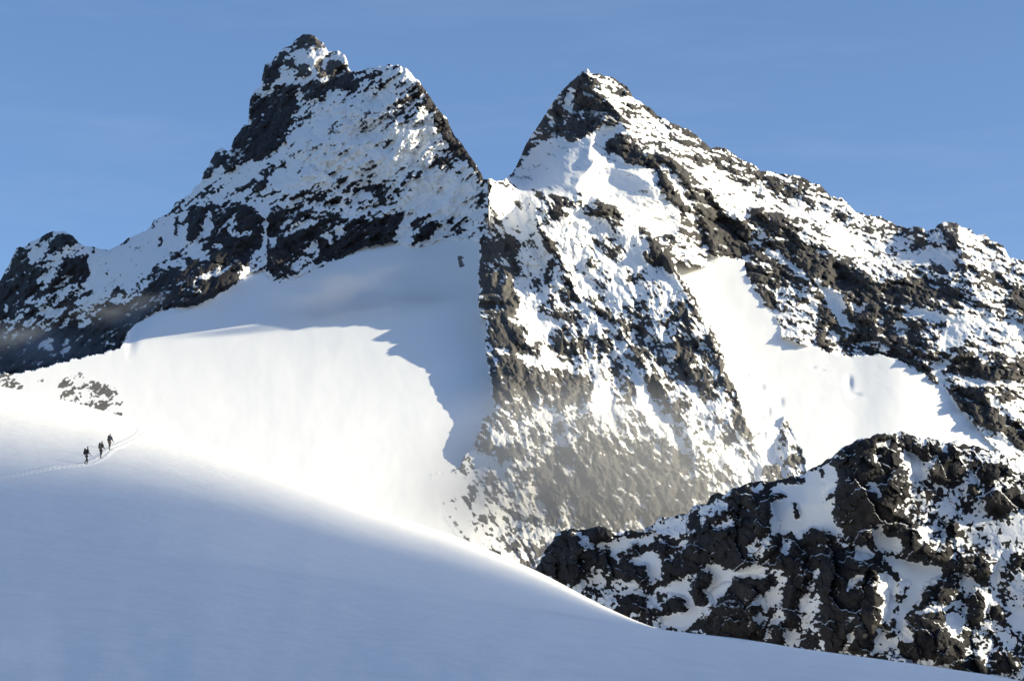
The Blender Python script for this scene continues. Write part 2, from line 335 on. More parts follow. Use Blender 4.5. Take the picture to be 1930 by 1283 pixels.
# ---- where bare rock shows: (share of rock, outline)
COV_L = [
(.09,[(560,215),(650,180),(700,200),(760,200),(780,330),(700,340),(600,330),(500,300),(545,260)],8),
(.45,[(676,136),(717,124),(752,123),(777,141),(760,150),(735,170),(700,190),(680,185)],4),
(.12,[(430,310),(470,300),(500,300),(490,345),(430,345),(400,345),(390,335)],4),
(.50,[(499,121),(522,102),(560,71),(593,67),(611,81),(618,97),(638,95),(655,117),(657,131),(620,150),(580,155),(540,150),(530,125)],3),
(.05,[(556,101),(572,97),(586,112),(560,124)]),(.05,[(600,101),(612,100),(620,130),(612,133),(606,112)]),(.05,[(628,100),(650,110),(650,115),(625,110)]),
(.05,[(548,155),(590,140),(595,147),(560,160)]),
(.92,[(563,122),(584,120),(588,143),(563,145)]),(.92,[(594,122),(605,112),(612,135),(628,120),(652,120),(655,130),(625,140),(612,145),(596,142)]),
(.97,[(499,121),(520,118),(531,128),(530,145),(520,155),(505,158),(494,162),(494,144)]),
(.97,[(470,181),(468,195),(471,216),(473,237),(458,236),(441,260),(434,282),(435,299),(499,299),(524,278),(543,266),(535,253),(549,235),(553,212),
(562,204),(560,173),(566,164),(576,193),(613,175),(649,168),(667,173),(678,164),(667,139),(657,133),(632,133),(618,156),(597,152),(572,158),
(541,158),(516,160),(512,177),(499,183),(483,177)]),
(.1,[(560,170),(566,170),(566,205),(561,215)],1),(.2,[(545,215),(558,212),(552,235),(548,240)],1),(.1,[(486,224),(497,216),(498,222),(488,226)],1),
(.95,[(397,300),(393,317),(382,323),(382,337),(378,346),(387,337),(399,333),(407,321),(420,310),(424,331),(436,319),(455,306),(470,300),(436,290),(402,290)]),
(.3,[(400,355),(500,330),(505,385),(400,385)],8),
(.05,[(445,318),(478,302),(480,325),(462,330),(445,345),(420,345)]),
(.95,[(478,350),(486,339),(503,341),(500,354)]),
(.95,[(525,312),(530,303),(541,302),(538,318),(528,320)]),(.9,[(566,325),(572,325),(576,332),(568,332)]),
(.97,[(355,391),(374,389),(391,391),(387,412),(380,428),(370,449),(360,462),(349,458),(353,437),(349,431),(354,416)]),
(.84,[(395,385),(440,383),(455,383),(467,387),(482,397),(494,404),(498,416),(494,433),(498,449),(490,464),(471,482),(465,505),(447,511),(445,528),
(418,557),(395,562),(376,548),(345,545),(283,559),(277,538),(289,503),(297,497),(308,507),(335,503),(349,507),(353,480),(372,491),(393,493),(395,472),
(378,470),(376,451),(393,441),(399,416),(395,397)]),
(.97,[(440,386),(467,387),(497,410),(494,420),(475,420),(460,430),(445,432),(442,415),(455,400)]),
(.97,[(398,445),(425,440),(450,445),(475,450),(495,445),(490,464),(471,482),(465,500),(445,505),(420,500),(397,500)]),
(.97,[(376,530),(400,522),(440,515),(445,528),(418,557),(395,562),(376,548)]),
(.05,[(400,462),(410,457),(421,465),(415,472),(402,468)]),(.1,[(434,442),(470,433),(474,438),(440,448)]),(.1,[(388,410),(398,402),(399,430),(392,440),(388,430)]),
(.05,[(360,522),(390,517),(440,503),(442,508),(395,525),(370,527)]),(.1,[(430,415),(440,405),(444,415),(432,440)]),
(.95,[(277,535),(300,545),(345,545),(395,559),(405,566),(383,572),(342,580),(311,588),(288,596),(259,630),(240,630),(228,665),(180,675),(130,690),(60,710),(0,715),
(-120,720),(-120,610),(0,540),(60,590),(140,600),(190,600),(200,580),(240,570),(262,560)]),
(.72,[(0,528),(21,493),(31,467),(62,454),(97,437),(124,439),(157,463),(166,480),(168,528),(150,548),(145,600),(60,620),(-20,620),(-60,570)],3),
(.97,[(0,530),(25,495),(35,468),(55,470),(50,500),(30,540),(20,600),(-20,600)]),(.95,[(116,440),(137,443),(148,458),(120,465),(105,482),(90,480),(98,455)]),
(.95,[(112,500),(140,485),(165,485),(168,528),(140,535),(112,525)]),(.95,[(50,530),(85,500),(92,490),(90,505),(60,545),(30,560)]),
(.1,[(58,468),(89,452),(91,462),(79,483),(62,501),(56,495)]),(.2,[(116,468),(145,460),(170,468),(166,481),(128,487),(116,504),(112,516),(79,533),(68,537),(91,504),(99,489)]),
(.1,[(82,525),(90,528),(92,548),(84,540)]),(.1,[(118,518),(131,520),(128,530),(118,525)]),
(.03,[(157,464),(207,472),(232,458),(290,421),(323,402),(350,400),(340,412),(327,441),(300,452),(300,468),(317,477),(294,495),(284,516),(263,516),
(257,545),(228,543),(207,541),(172,545),(162,549),(166,528),(172,508),(168,487)]),
(.12,[(318,440),(345,412),(352,400),(350,455),(362,465),(372,462),(378,470),(393,473),(393,490),(355,485),(340,500),(320,500),(318,470)]),
(.9,[(300,448),(305,447),(307,465),(298,468)]),(.9,[(335,405),(340,410),(332,450),(325,452),(327,435)]),(.9,[(318,475),(335,470),(338,485),(322,490),(314,480)]),
(.95,[(172,466),(179,466),(180,476),(172,475)]),(.95,[(203,476),(209,476),(207,483),(200,482)]),(.95,[(196,514),(206,510),(204,517),(198,518)]),
(.95,[(232,458),(243,449),(244,455),(236,460)]),(.9,[(276,434),(289,414),(295,415),(285,432)]),
(.9,[(210,545),(225,537),(235,545),(240,556),(215,552)]),
(.25,[(143,545),(172,545),(190,560),(160,575),(143,575)]),(.1,[(172,570),(178,545),(192,543),(197,565),(190,572),(176,572)]),
(.1,[(145,590),(180,605),(160,620),(143,612)]),(.1,[(110,619),(132,587),(138,590),(117,624)],1),(.1,[(68,656),(96,634),(101,640),(101,660),(80,658)]),
(.15,[(75,615),(92,610),(97,625),(85,624)],1),(.15,[(122,640),(130,642),(130,665),(118,672),(115,660)],1),(.2,[(50,640),(60,632),(60,645),(50,655)],1),
(.15,[(28,598),(45,592),(45,600),(32,606)],1),(.15,[(75,578),(93,578),(92,586),(75,592)],1),(.2,[(8,575),(16,570),(16,590),(8,590)],1),(.1,[(200,645),(215,645),(215,650),(202,650)],1),
(.86,[(508,389),(579,391),(616,389),(608,399),(562,416),(645,399),(707,391),(759,377),(774,360),(765,387),(757,416),(749,437),(730,464),(703,472),
(687,466),(678,472),(662,480),(645,482),(589,503),(599,482),(560,478),(535,495),(568,516),(541,516),(517,528),(506,516),(500,507),(500,433),(506,416)]),
(.97,[(520,455),(560,430),(600,425),(640,425),(600,450),(560,475),(530,490),(515,480)]),(.97,[(505,400),(540,395),(545,410),(525,425),(505,440)]),
(.97,[(600,455),(625,450),(620,475),(650,470),(688,450),(685,465),(640,482),(590,502),(600,480)]),
(.55,[(640,385),(760,350),(772,358),(755,400),(720,415),(650,415)],5),
(.5,[(510,372),(560,362),(640,372),(720,378),(740,395),(640,400),(540,392)],4),
(.12,[(566,470),(599,455),(599,482),(583,480)]),(.15,[(556,420),(593,416),(599,424),(552,437),(533,449),(541,435)]),(.05,[(508,449),(521,445),(519,464),(508,462)]),
(.1,[(632,430),(645,427),(650,440),(640,450)],1),(.1,[(600,445),(618,438),(628,450),(622,470),(618,450)],1),(.1,[(525,425),(545,412),(548,418),(530,430)],1),
(.05,[(503,352),(510,352),(502,430),(500,505),(493,512),(493,455),(496,430)],1),
(.95,[(670,356),(707,346),(718,352),(732,354),(745,339),(734,362),(720,381),(697,362)]),
(.92,[(762,335),(772,325),(780,332),(770,342)]),(.9,[(790,322),(800,322),(798,330),(788,330)]),
(.05,[(762,350),(775,338),(800,325),(850,330),(905,345),(903,430),(840,410),(800,415),(780,445),(760,470),(745,455),(758,410),(775,360)]),
(.4,[(775,395),(805,385),(815,400),(800,430),(775,440)],4),
(.93,[(774,466),(784,445),(798,426),(811,414),(834,422),(819,439),(790,457)]),
(.5,[(845,412),(890,408),(885,428),(850,440)],3),
(.97,[(864,484),(869,479),(874,484),(874,499),(869,506),(863,497)],1),
(.86,[(775,150),(789,152),(798,170),(820,195),(843,224),(870,270),(912,328),(912,342),(899,338),(887,311),(868,299),(849,278),(839,262),(820,241),
(812,216),(802,199),(806,183),(793,173)]),
]
COV_R = [
(.85,[(1100,134),(1083,147),(1060,170),(1039,197),(1027,215),(1013,236),(1015,253),(1031,253),(1039,263),(1064,255),(1066,267),(1093,263),(1118,253),
(1139,236),(1168,234),(1176,232),(1164,209),(1160,199),(1137,193),(1127,178),(1122,161),(1116,145)]),
(.97,[(1085,150),(1095,165),(1098,195),(1115,195),(1125,205),(1110,225),(1090,235),(1080,200)]),(.97,[(1060,245),(1090,240),(1120,235),(1120,250),(1093,263),(1064,262)]),
(.3,[(1068,170),(1081,161),(1077,199),(1073,224),(1060,236),(1064,203)]),(.15,[(1027,217),(1044,215),(1046,240),(1039,240)]),(.2,[(1092,215),(1100,205),(1100,225),(1092,232)]),
(.6,[(1013,236),(1025,265),(1000,285),(985,310),(960,335),(975,299),(992,272)]),
(.25,[(1110,140),(1160,155),(1170,185),(1140,190),(1125,170)],3),
(.6,[(1165,155),(1187,170),(1200,190),(1210,230),(1190,250),(1175,235),(1165,205),(1175,190)],3),
(.45,[(1200,190),(1270,235),(1340,285),(1330,310),(1260,290),(1200,270),(1180,240)],6),
(.01,[(998,282),(1031,263),(1040,268),(1064,258),(1070,270),(1097,266),(1112,253),(1139,238),(1172,236),(1162,253),(1145,269),(1139,286),(1164,292),(1174,306),
(1207,315),(1240,321),(1240,354),(1257,379),(1085,372),(1033,368),(998,360),(950,342),(965,330)]),
(.02,[(1170,352),(1240,350),(1266,382),(1283,402),(1287,429),(1270,444),(1233,448),(1215,430),(1190,440),(1170,420),(1130,400),(1100,385),(1085,365)]),
(.97,[(1143,284),(1149,265),(1172,251),(1189,265),(1207,280),(1220,294),(1253,290),(1263,296),(1251,304),(1220,309),(1205,313),(1174,304),(1166,292)]),
(.1,[(1299,307),(1345,303),(1376,336),(1407,353),(1469,377),(1532,396),(1594,419),(1573,444),(1511,415),(1449,400),(1407,417),(1376,396),(1357,380),(1335,344),(1304,332)],4),
(.2,[(1530,406),(1592,427),(1654,413),(1696,429),(1706,460),(1671,502),(1654,526),(1623,493),(1571,485),(1530,464)],4),
(.97,[(1267,304),(1288,309),(1296,327),(1305,344),(1309,379),(1300,379),(1290,348),(1280,329)]),
(.92,[(1297,353),(1333,353),(1345,369),(1362,394),(1378,419),(1403,415),(1416,427),(1407,458),(1428,475),(1387,484),(1333,474),(1333,440),(1316,417),(1304,378)]),
(.85,[(1241,328),(1254,328),(1275,353),(1291,369),(1299,390),(1308,402),(1283,402),(1279,384),(1262,382),(1246,355)]),
(.05,[(1250,325),(1262,325),(1282,352),(1300,385),(1292,385),(1270,350)],1),
(.5,[(1285,400),(1320,400),(1335,470),(1330,500),(1300,505),(1283,490),(1290,430)],3),
(.1,[(1285,410),(1305,402),(1314,430),(1300,435),(1288,430)]),
(.78,[(1416,392),(1440,392),(1449,407),(1482,407),(1486,423),(1509,440),(1507,454),(1532,475),(1470,470),(1440,440),(1413,420)]),
(.94,[(1428,475),(1440,455),(1500,462),(1532,470),(1560,490),(1600,500),(1645,525),(1662,540),(1668,600),(1650,640),(1660,672),(1590,675),(1560,640),(1540,570),(1510,520),(1480,490),(1450,478)]),
(.8,[(1576,495),(1588,495),(1592,540),(1582,552)],1),
(.08,[(1535,524),(1560,540),(1585,555),(1600,600),(1612,610),(1600,640),(1590,620),(1570,590),(1545,550)]),(.1,[(1550,608),(1575,625),(1590,655),(1598,668),(1580,668),(1565,640)]),
(.1,[(1600,570),(1620,575),(1640,562),(1625,590),(1612,592)]),
(.88,[(1663,533),(1704,520),(1746,518),(1754,539),(1781,547),(1808,543),(1816,564),(1795,580),(1789,568),(1758,560),(1717,568),(1692,580),(1675,578),(1665,558)]),
(.75,[(1650,575),(1700,580),(1760,565),(1790,590),(1775,620),(1700,600),(1665,600)],3),
(.05,[(1673,500),(1700,475),(1770,460),(1800,480),(1800,510),(1750,500),(1700,505)]),
(.85,[(1765,425),(1805,420),(1812,440),(1800,475),(1785,475),(1778,450)]),(.5,[(1812,429),(1900,465),(1900,500),(1830,500),(1812,480)],3),
(.8,[(1722,430),(1740,427),(1745,450),(1770,465),(1735,462),(1720,445)]),
(.68,[(1407,490),(1453,486),(1494,502),(1519,529),(1536,568),(1527,583),(1498,579),(1453,585),(1438,573),(1416,539),(1407,519)]),
(.02,[(1432,476),(1459,467),(1490,490),(1532,531),(1542,560),(1523,529),(1490,504),(1457,486)],1),
(.2,[(1453,590),(1500,585),(1530,600),(1545,640),(1550,655),(1500,643),(1476,637),(1467,606)]),
(.92,[(1540,612),(1552,627),(1565,651),(1575,668),(1548,660),(1540,637)]),
(.72,[(1613,622),(1671,597),(1679,630),(1729,639),(1775,628),(1770,664),(1746,703),(1710,690),(1690,682),(1654,670),(1603,671),(1585,670),(1590,640)]),
(.05,[(1675,625),(1695,605),(1715,612),(1718,625),(1700,635)]),(.1,[(1650,600),(1668,598),(1672,612),(1655,615)]),
(.05,[(1777,597),(1853,599),(1845,628),(1804,655),(1772,662),(1770,639),(1781,614)]),(.1,[(1700,580),(1740,580),(1780,595),(1775,612),(1730,600),(1705,600)]),
(.25,[(1816,641),(1850,605),(1924,612),(1960,680),(1862,665)],4),
(.88,[(1795,657),(1824,659),(1853,684),(1903,693),(1930,705),(1930,718),(1853,713),(1799,705),(1779,693)]),
(.9,[(1789,722),(1853,726),(1882,747),(1915,790),(1960,850),(1882,812),(1841,794),(1808,769),(1789,745)]),
(.1,[(1799,708),(1853,715),(1922,720),(1960,728),(1882,726),(1810,722)]),(.1,[(1862,738),(1880,750),(1905,770),(1960,790),(1960,803),(1890,785),(1865,755)]),
(.06,[(1740,708),(1770,690),(1800,662),(1805,668),(1775,700),(1785,740),(1766,724)],1),(.8,[(1742,707),(1758,705),(1770,722),(1762,725)],1),
(.08,[(1835,800),(1860,800),(1900,830),(1930,850),(1960,900),(1900,865),(1870,838),(1850,815)]),
(.93,[(1900,545),(1925,560),(1960,580),(1960,640),(1925,600),(1905,575)]),
# buttress
(.12,[(923,340),(950,349),(995,371),(1008,413),(1033,475),(1035,506),(1016,506),(999,475),(968,446),(941,446),(937,423),(925,413)],3),
(.16,[(1060,400),(1110,405),(1180,430),(1220,480),(1260,520),(1290,560),(1200,570),(1100,560),(1060,520),(1040,470),(1030,430)],8),
(.76,[(906,446),(923,438),(939,427),(944,454),(968,448),(975,475),(970,537),(981,568),(973,589),(902,598),(902,527)]),
(.95,[(960,455),(970,450),(974,475),(968,530),(975,560),(965,580),(958,540),(958,490)]),(.95,[(905,470),(926,470),(930,490),(920,500),(905,498)]),
(.45,[(980,470),(1015,480),(1020,530),(1040,540),(1045,575),(1000,570),(985,540)],3),
(.9,[(1004,400),(1016,427),(1049,463),(1060,487),(1066,508),(1091,508),(1091,513),(1062,514),(1051,483),(1031,461),(1014,434)],1),
(.95,[(1022,455),(1035,452),(1045,462),(1044,480),(1030,470)]),(.9,[(1058,520),(1070,520),(1082,538),(1078,542),(1065,532)],1),(.9,[(1028,525),(1038,522),(1045,540),(1035,545)],1),
(.96,[(1037,390),(1058,392),(1074,398),(1072,407),(1060,411),(1041,398)]),(.96,[(1109,405),(1124,390),(1116,380),(1128,374),(1157,390),(1178,427),(1151,417),(1130,413)]),
(.6,[(1085,362),(1103,365),(1100,378),(1088,377)]),(.9,[(1105,572),(1118,578),(1120,586),(1108,580)],1),(.95,[(1122,575),(1145,580),(1158,600),(1165,622),(1155,618),(1135,592)],1),
(.94,[(1219,434),(1227,442),(1240,463),(1261,479),(1279,523),(1252,508),(1223,498),(1211,475),(1227,471)]),(.88,[(1285,535),(1300,545),(1312,570),(1290,550)]),
(.9,[(1100,490),(1112,488),(1122,505),(1110,508)],1),(.9,[(1138,528),(1155,530),(1160,535),(1140,535)],1),
(.7,[(1175,585),(1230,580),(1215,600),(1180,600)],2),(.9,[(1162,598),(1180,600),(1185,625),(1178,633),(1168,622)],2),
(.78,[(1275,570),(1315,565),(1322,640),(1305,700),(1275,700),(1270,640)],3),
(.03,[(966,597),(983,570),(1028,595),(1082,608),(1045,620),(1016,643),(1004,643),(991,616)]),
(.7,[(1047,647),(1099,622),(1145,620),(1159,643),(1153,676),(1087,676),(1066,672)],3),
(.86,[(917,601),(960,600),(985,625),(995,655),(920,655)],3),
(.84,[(921,655),(989,657),(1024,705),(1116,705),(1118,757),(1045,767),(1016,778),(935,771),(927,726)],3),
(.1,[(932,652),(960,662),(1000,668),(1040,672),(1040,680),(1000,682),(960,668),(935,662)],1),
(.06,[(1116,682),(1145,682),(1149,705),(1151,747),(1163,767),(1170,819),(1134,819),(1120,788),(1118,757),(1120,726)]),
(.1,[(989,682),(1066,678),(1093,693),(1078,703),(1024,693)]),(.08,[(1016,778),(1030,762),(1053,775),(1049,788),(1040,819),(1010,800)]),
(.75,[(1160,600),(1186,630),(1200,665),(1255,750),(1240,755),(1215,740),(1190,690),(1165,650)],2),
(.84,[(930,810),(1000,790),(1060,835),(1130,800),(1200,850),(1270,830),(1330,900),(1330,1010),(1000,1010),(1010,930),(940,880),(925,830)],16),
(.08,[(1200,738),(1231,766),(1273,818),(1304,856),(1279,850),(1241,808),(1200,766)],1),(.15,[(1190,665),(1200,690),(1230,760),(1222,765),(1200,735),(1185,700)],1),
(.28,[(1316,756),(1387,756),(1407,827),(1428,899),(1366,915),(1333,860),(1300,816)],4),
(.95,[(1387,739),(1407,793),(1422,830),(1387,818),(1376,785)]),(.85,[(1340,600),(1355,643),(1366,699),(1387,735),(1370,740),(1350,690),(1335,640)]),
(.6,[(1470,820),(1500,833),(1520,890),(1430,900),(1430,880),(1460,870)]),(.02,[(1425,820),(1467,820),(1470,870),(1435,880)]),
(.5,[(865,860),(905,800),(1000,800),(1010,900),(1000,925),(870,920)],4),(.93,[(905,825),(925,825),(930,850),(908,848)]),(.93,[(945,835),(975,830),(988,850),(970,868),(945,862)]),
(.8,[(885,905),(930,890),(950,915),(900,922)]),(.05,[(905,858),(940,862),(945,885),(955,905),(935,900),(925,880)]),
(.3,[(870,925),(1010,935),(990,985),(1060,1000),(1000,1060),(850,1010),(830,940)],3),(.6,[(1005,940),(1035,945),(1035,975),(1010,970)]),
(.06,[(800,893),(868,884),(880,930),(885,1020),(855,1020),(835,982),(822,941)],6),(.5,[(848,935),(895,930),(890,955),(850,960)],3),
]
COV_G = [(.6,[(-80,704),(20,704),(40,722),(50,732),(-80,740)],2),(.4,[(72,712),(90,708),(88,722),(70,722)],1),
(.62,[(118,716),(150,704),(168,702),(180,722),(205,726),(222,738),(215,760),(190,775),(150,770),(112,752),(112,730)],3),
(.05,[(140,716),(165,706),(185,712),(175,722),(145,724)],1),(.05,[(155,740),(170,730),(165,760),(155,765)],1),(.9,[(170,728),(200,726),(210,738),(180,745)],1),
(.9,[(218,757),(230,757),(230,766),(218,766)],1),(.85,[(212,778),(230,778),(232,783),(215,783)],1),
(.9,[(1590,712),(1597,709),(1618,742),(1600,740)],40) if False else (.0,[(0,0),(1,0),(1,1)],1)]
COV_L_BASE, COV_R_BASE = 0.26, 0.50

print("massif: maps")
mB = mask(BUTT); mGR = mask(GLAC_R); mGL = mask(GLAC_L); mRK = mask(ROCKS)
covL = paint(blank(COV_L_BASE), COV_L)
covR = paint(blank(COV_R_BASE), COV_R)
covG = paint(blank(0.0), COV_G)
colx = np.arange(MW) + MX0
left_side = np.broadcast_to((colx < 948)[None], (MH, MW)).astype(np.float32)

NR, NB = 650, 26
U = np.r_[np.linspace(-190, -10, 60, endpoint=False), np.linspace(-10, 1945, 1330, endpoint=False), np.linspace(1945, 2330, 110)]
NC = len(U)
tp = np.array(TOP, float)
topy = np.interp(U, tp[:, 0], tp[:, 1])
rough_top = np.interp(U, [0, 210, 230, 330, 930, 945, 965, 1400], [1, .6, .3, 1, 1, .1, .8, 1])
topy = topy + rough_top * (fbm(U, U * 0 + 3.3, 14, 3, 5) * 3.0)
BOT = 1130.0
ROWS = np.linspace(62, BOT, NR)
PX = np.broadcast_to(U[None], (NR, NC)).copy()
PY = np.maximum(topy[None], ROWS[:, None])
collapsed = (PY[1:] - PY[:-1]) < 1e-6
collapsed = collapsed[:, 1:] & collapsed[:, :-1]

print("massif: noise")
def detail(ang, stretch, seed, big=95):
    hb = fbm(PX, PY, big, 2, seed, .5, ang, stretch, .35) * 1.0
    hm = fbm(PX, PY, 40, 2, seed + 7, .55, ang, stretch, .45)
    hf = fbm(PX, PY, 13, 3, seed + 13, .6, ang, stretch, .35)
    return hb, hm, hf
dL = detail(38, 1.9, 11); dR = detail(-24, 1.7, 51); dB = detail(-62, 1.6, 91)
bx = PX + fbm(PX, PY, 22, 3, 301) * 7; by = PY + fbm(PX, PY, 22, 3, 331) * 7
wB = look(blur(mB, 10), PX, PY)
wLs = sstep(955, 915, PX) * (1 - look(mB, PX, PY))
wR = np.clip(1 - wB - wLs, 0, 1) * (PX > 900)
wL = np.clip(1 - wB - wR, 0, 1)
dd = [wL * dL[i] + wR * dR[i] + wB * dB[i] for i in range(3)]

# rock share, looked up through a little noise so that edges are ragged
wx = PX + fbm(PX, PY, 11, 3, 401) * 4.5; wy = PY + fbm(PX, PY, 11, 3, 431) * 4.5
ragx = PX + fbm(PX, PY, 14, 3, 451) * 3.2; ragy = PY + fbm(PX, PY, 14, 3, 461) * 3.2
hardB = look(mB, ragx, ragy) > .5; hardGR = look(mGR, ragx, ragy) > .5; hardGL = look(mGL, ragx, ragy) > .5
leftz = (~hardB) & (~hardGR) & (PX < 948)
cov = np.where(hardB, look(covR, wx, wy), np.where(leftz, look(covL, wx, wy), look(covR, wx, wy)))
cov = np.where(hardGL, np.where(look(covG, wx, wy) > .02, look(covG, wx, wy), 0.0), cov)
cov = np.where(hardGR, 0.0, cov)
small_rock = (PX > 860) & (PX < 878) & (PY > 475) & (PY < 510)
cov = cov + np.where((cov > .07) & (PX > 900) & ~hardGR, np.where(hardB, -.04, .04), 0)
cov = cov + .07 * ((cov > .7) & (cov < .93))
cov = np.where(hardGL & small_rock, look(covL, wx, wy) * (look(covL, wx, wy) > .5), cov)

# the lie of the land
dLr = tps(L_PTS, PX, PY); 
_q = np.array(G_PTS, float)
def gpoly(x, y):
    x, y = (x - 450) / 500, (y - 700) / 250
    return np.stack([x ** i * y ** j for i in range(4) for j in range(4) if i + j <= 3], -1)
_gc = np.linalg.lstsq(gpoly(_q[:, 0], _q[:, 1]), _q[:, 2], rcond=None)[0]
dG = gpoly(np.clip(PX, -200, 1050), np.clip(PY, 400, 1200)) @ _gc
dRr = tps(R_PTS, PX, PY)
_g = np.array(GR_PTS); _x, _y = (_g[:, 0] - 1550) / 300, (_g[:, 1] - 700) / 200
_b = lambda x, y: np.stack([np.ones_like(x), x, y, x * x, x * y, y * y, y * y * y, x * x * x], -1)
_c = np.linalg.lstsq(_b(_x, _y), _g[:, 2], rcond=None)[0]
print("glacier fit", np.abs(_b(_x, _y) @ _c - _g[:, 2]).round(0))
dGR = _b(np.clip((PX - 1550) / 300, -1, 1.5), np.clip((PY - 700) / 200, -1.1, 1.5)) @ _c - 2.0 * np.clip(PY - 1000, 0, 500) - 20 - 14 * sstep(1600, 1700, PX)
for cx, cy, rx, ry, dp in [(1600, 722, 7, 13, 9), (1612, 744, 12, 4, 5), (1533, 693, 5, 2.5, 3), (1549, 698, 6, 2.5, 3), (1406, 709, 6, 5, 5), (1436, 730, 6, 6, 5), (1470, 758, 7, 8, 7), (1432, 788, 9, 6, 5), (1448, 776, 5, 9, 5)]:
    dGR = dGR + .6 * dp * np.exp(-(np.abs((PX - cx) / rx) ** 2.5 + np.abs((PY - cy) / ry) ** 2.5))
wsoft = look(blur(np.maximum(mGL, mB * (np.arange(MH) + MY0 > 455)[:, None]), 14), PX, PY); whard = hardGL.astype(float)
wG = np.where(PX < 236, whard, np.where(PX < 275, whard * (275 - PX) / 39 + wsoft * (PX - 236) / 39, wsoft))
wG = np.where(PX > 880, np.where(hardGL, np.maximum(wsoft, sstep(440, 480, PY)), wsoft), wG)
left = dLr * (1 - wG) + dG * wG
right = dRr
isleft = (~hardB) & (~hardGR) & (PX < 948)
D = np.where(isleft, left, right)
D = np.where(hardGR, dGR, D)
# the sharp left arete of the buttress, whose shadow falls across the glacier
EDGE_Y = [340,365,380,403,432,472,518,541,552,558,567,573,581,588,600,656,692,761,806,856,950]
EDGE_D = [160,185,215,268,288,282,246,227,216,156,148,186,180,118,84,6,-74,-198,-288,-424,-590]
EDGE_X = [921,921,921,921,915,904,903,903,903,903,903,903,903,903,918,914,921,932,905,880,850]
ex = np.interp(PY, EDGE_Y, EDGE_X); ed = np.interp(PY, EDGE_Y, EDGE_D)
dre = tps(R_PTS, ex, PY)
we = np.exp(-np.clip(PX - ex, 0, 999) / 38.0) * hardB
D = D + (ed + 2.5 * fbm(PX * 0, PY, 9, 2, 77) - dre) * we
# lower left foot of the buttress merges with the glacier
m_ = sstep(800, 900, PY) * hardB * sstep(985, 880, PX)
D = D * (1 - m_) + dG * m_

# ridges and knobs: (points of the crest, reach, height towards the viewer)
def crest(px, py, pts, reach, h, sharp=1.0):
    best = np.full(px.shape, 1e9)
    for (x1, y1), (x2, y2) in zip(pts[:-1], pts[1:]):
        vx, vy = x2 - x1, y2 - y1
        t = np.clip(((px - x1) * vx + (py - y1) * vy) / (vx * vx + vy * vy), 0, 1)
        best = np.minimum(best, np.hypot(px - x1 - t * vx, py - y1 - t * vy))
    return h * np.exp(-(best / reach) ** sharp)
RIDGES = [([(660,205),(715,230),(760,300),(700,330)],26,-0,1.5),
([(1108,132),(1150,200),(1180,240)],30,40,1.2),([(1180,245),(1215,290),(1270,298)],16,26,1.3),([(1262,300),(1300,345),(1325,400),(1350,470)],16,26,1.3),
([(1244,328),(1275,375),(1300,400)],10,14,1.3),([(1335,345),(1400,415),(1440,400),(1500,440),(1560,470),(1640,520),(1700,515)],20,34,1.3),
([(1535,520),(1590,560),(1605,630)],12,18,1.4),([(1455,475),(1520,525),(1540,570)],10,14,1.4),([(1780,420),(1810,470),(1840,560),(1900,620)],22,30,1.3),
([(1905,560),(1960,640)],20,24,1.3),([(1860,740),(1930,800)],14,20,1.3),
([(930,345),(1000,372),(1020,430),(1062,505)],16,14,1.4),([(1120,378),(1180,430),(1240,470),(1285,540),(1330,620),(1370,720)],18,16,1.4),
([(1200,670),(1260,750),(1330,850)],16,12,1.4),([(1100,600),(1160,600),(1185,640)],14,12,1.4),
([(1115,262),(1108,300)],10,14,1.4),([(1120,305),(1200,330),(1260,370),(1285,430)],16,22,1.4),([(1120,305),(1085,350)],12,16,1.4),
([(560,100),(600,75)],26,10,1.4),([(596,115),(600,145)],14,18,1.4),([(184,548),(180,570)],7,22,1.6),
([(577,320),(640,240),(665,205),(745,235)],16,20,1.4),([(720,335),(760,260),(800,200)],16,18,1.4),([(795,300),(830,260)],14,16,1.4),([(842,390),(860,350),(850,315)],10,14,1.4),
([(775,455),(830,418)],12,16,1.5),([(350,460),(385,390)],10,14,1.4),([(130,440),(110,520),(60,600)],24,20,1.3)]
for pts, reach, h, shp in RIDGES:
    if h: D = D - crest(PX, PY, pts, reach, h, shp)

covb = look(blur(np.where(mGL + mGR > .5, 0, np.where((mB > .5) | (left_side < .5), covR, covL)).astype(np.float32), 5), PX, PY)
def zone(cx, cy, rx, ry):
    return np.exp(-((PX - cx) / rx) ** 2 - ((PY - cy) / ry) ** 2)
zl = np.maximum(np.maximum(zone(800, 270, 100, 140), zone(640, 300, 80, 70)), zone(700, 230, 110, 60)) * ~hardB; zt = zone(600, 108, 48, 48)
D = D + (PX - 790) * .40 * zone(800, 290, 110, 120) * ~hardB + (PX - 650) * .50 * zone(650, 280, 85, 80) + (PX - 750) * .4 * zone(750, 150, 40, 40) + (PX - 600) * .9 * zt
rough = np.clip(0.16 + 1.15 * covb + .6 * zl, 0, 1)
rough = np.where(hardGL | hardGR, np.minimum(rough, 0.03 + covb + cov * .8), rough)
flat_snow = np.clip(1 - covb / 0.10 - zl, 0, 1)                      # open snowfields carry no rock relief
h = dd[0] * 32 * (0.25 + 0.75 * rough) * (1 - .8 * flat_snow) + dd[1] * 29 * rough + dd[2] * (15 - 4 * wB) * rough
fa, fe = facets(bx, by, 44, 1501, -35, 1.5); fb, fbe = facets(bx, by, 17, 1502, 30, 1.4)
h = h + rough * (1 - .8 * flat_snow) * (1 - .7 * we) * (1 - .88 * m_) * (12 * fa + 4.5 * fb - 3 * (1 - fe) * covb)
h = h + zl * (dd[1] * 11 + dd[2] * 5 + 5 * fb)
glac = (hardGL | hardGR)
hg = fbm(PX, PY, 160, 3, 601) * 2 + fbm(PX, PY, 30, 2, 605) * .35
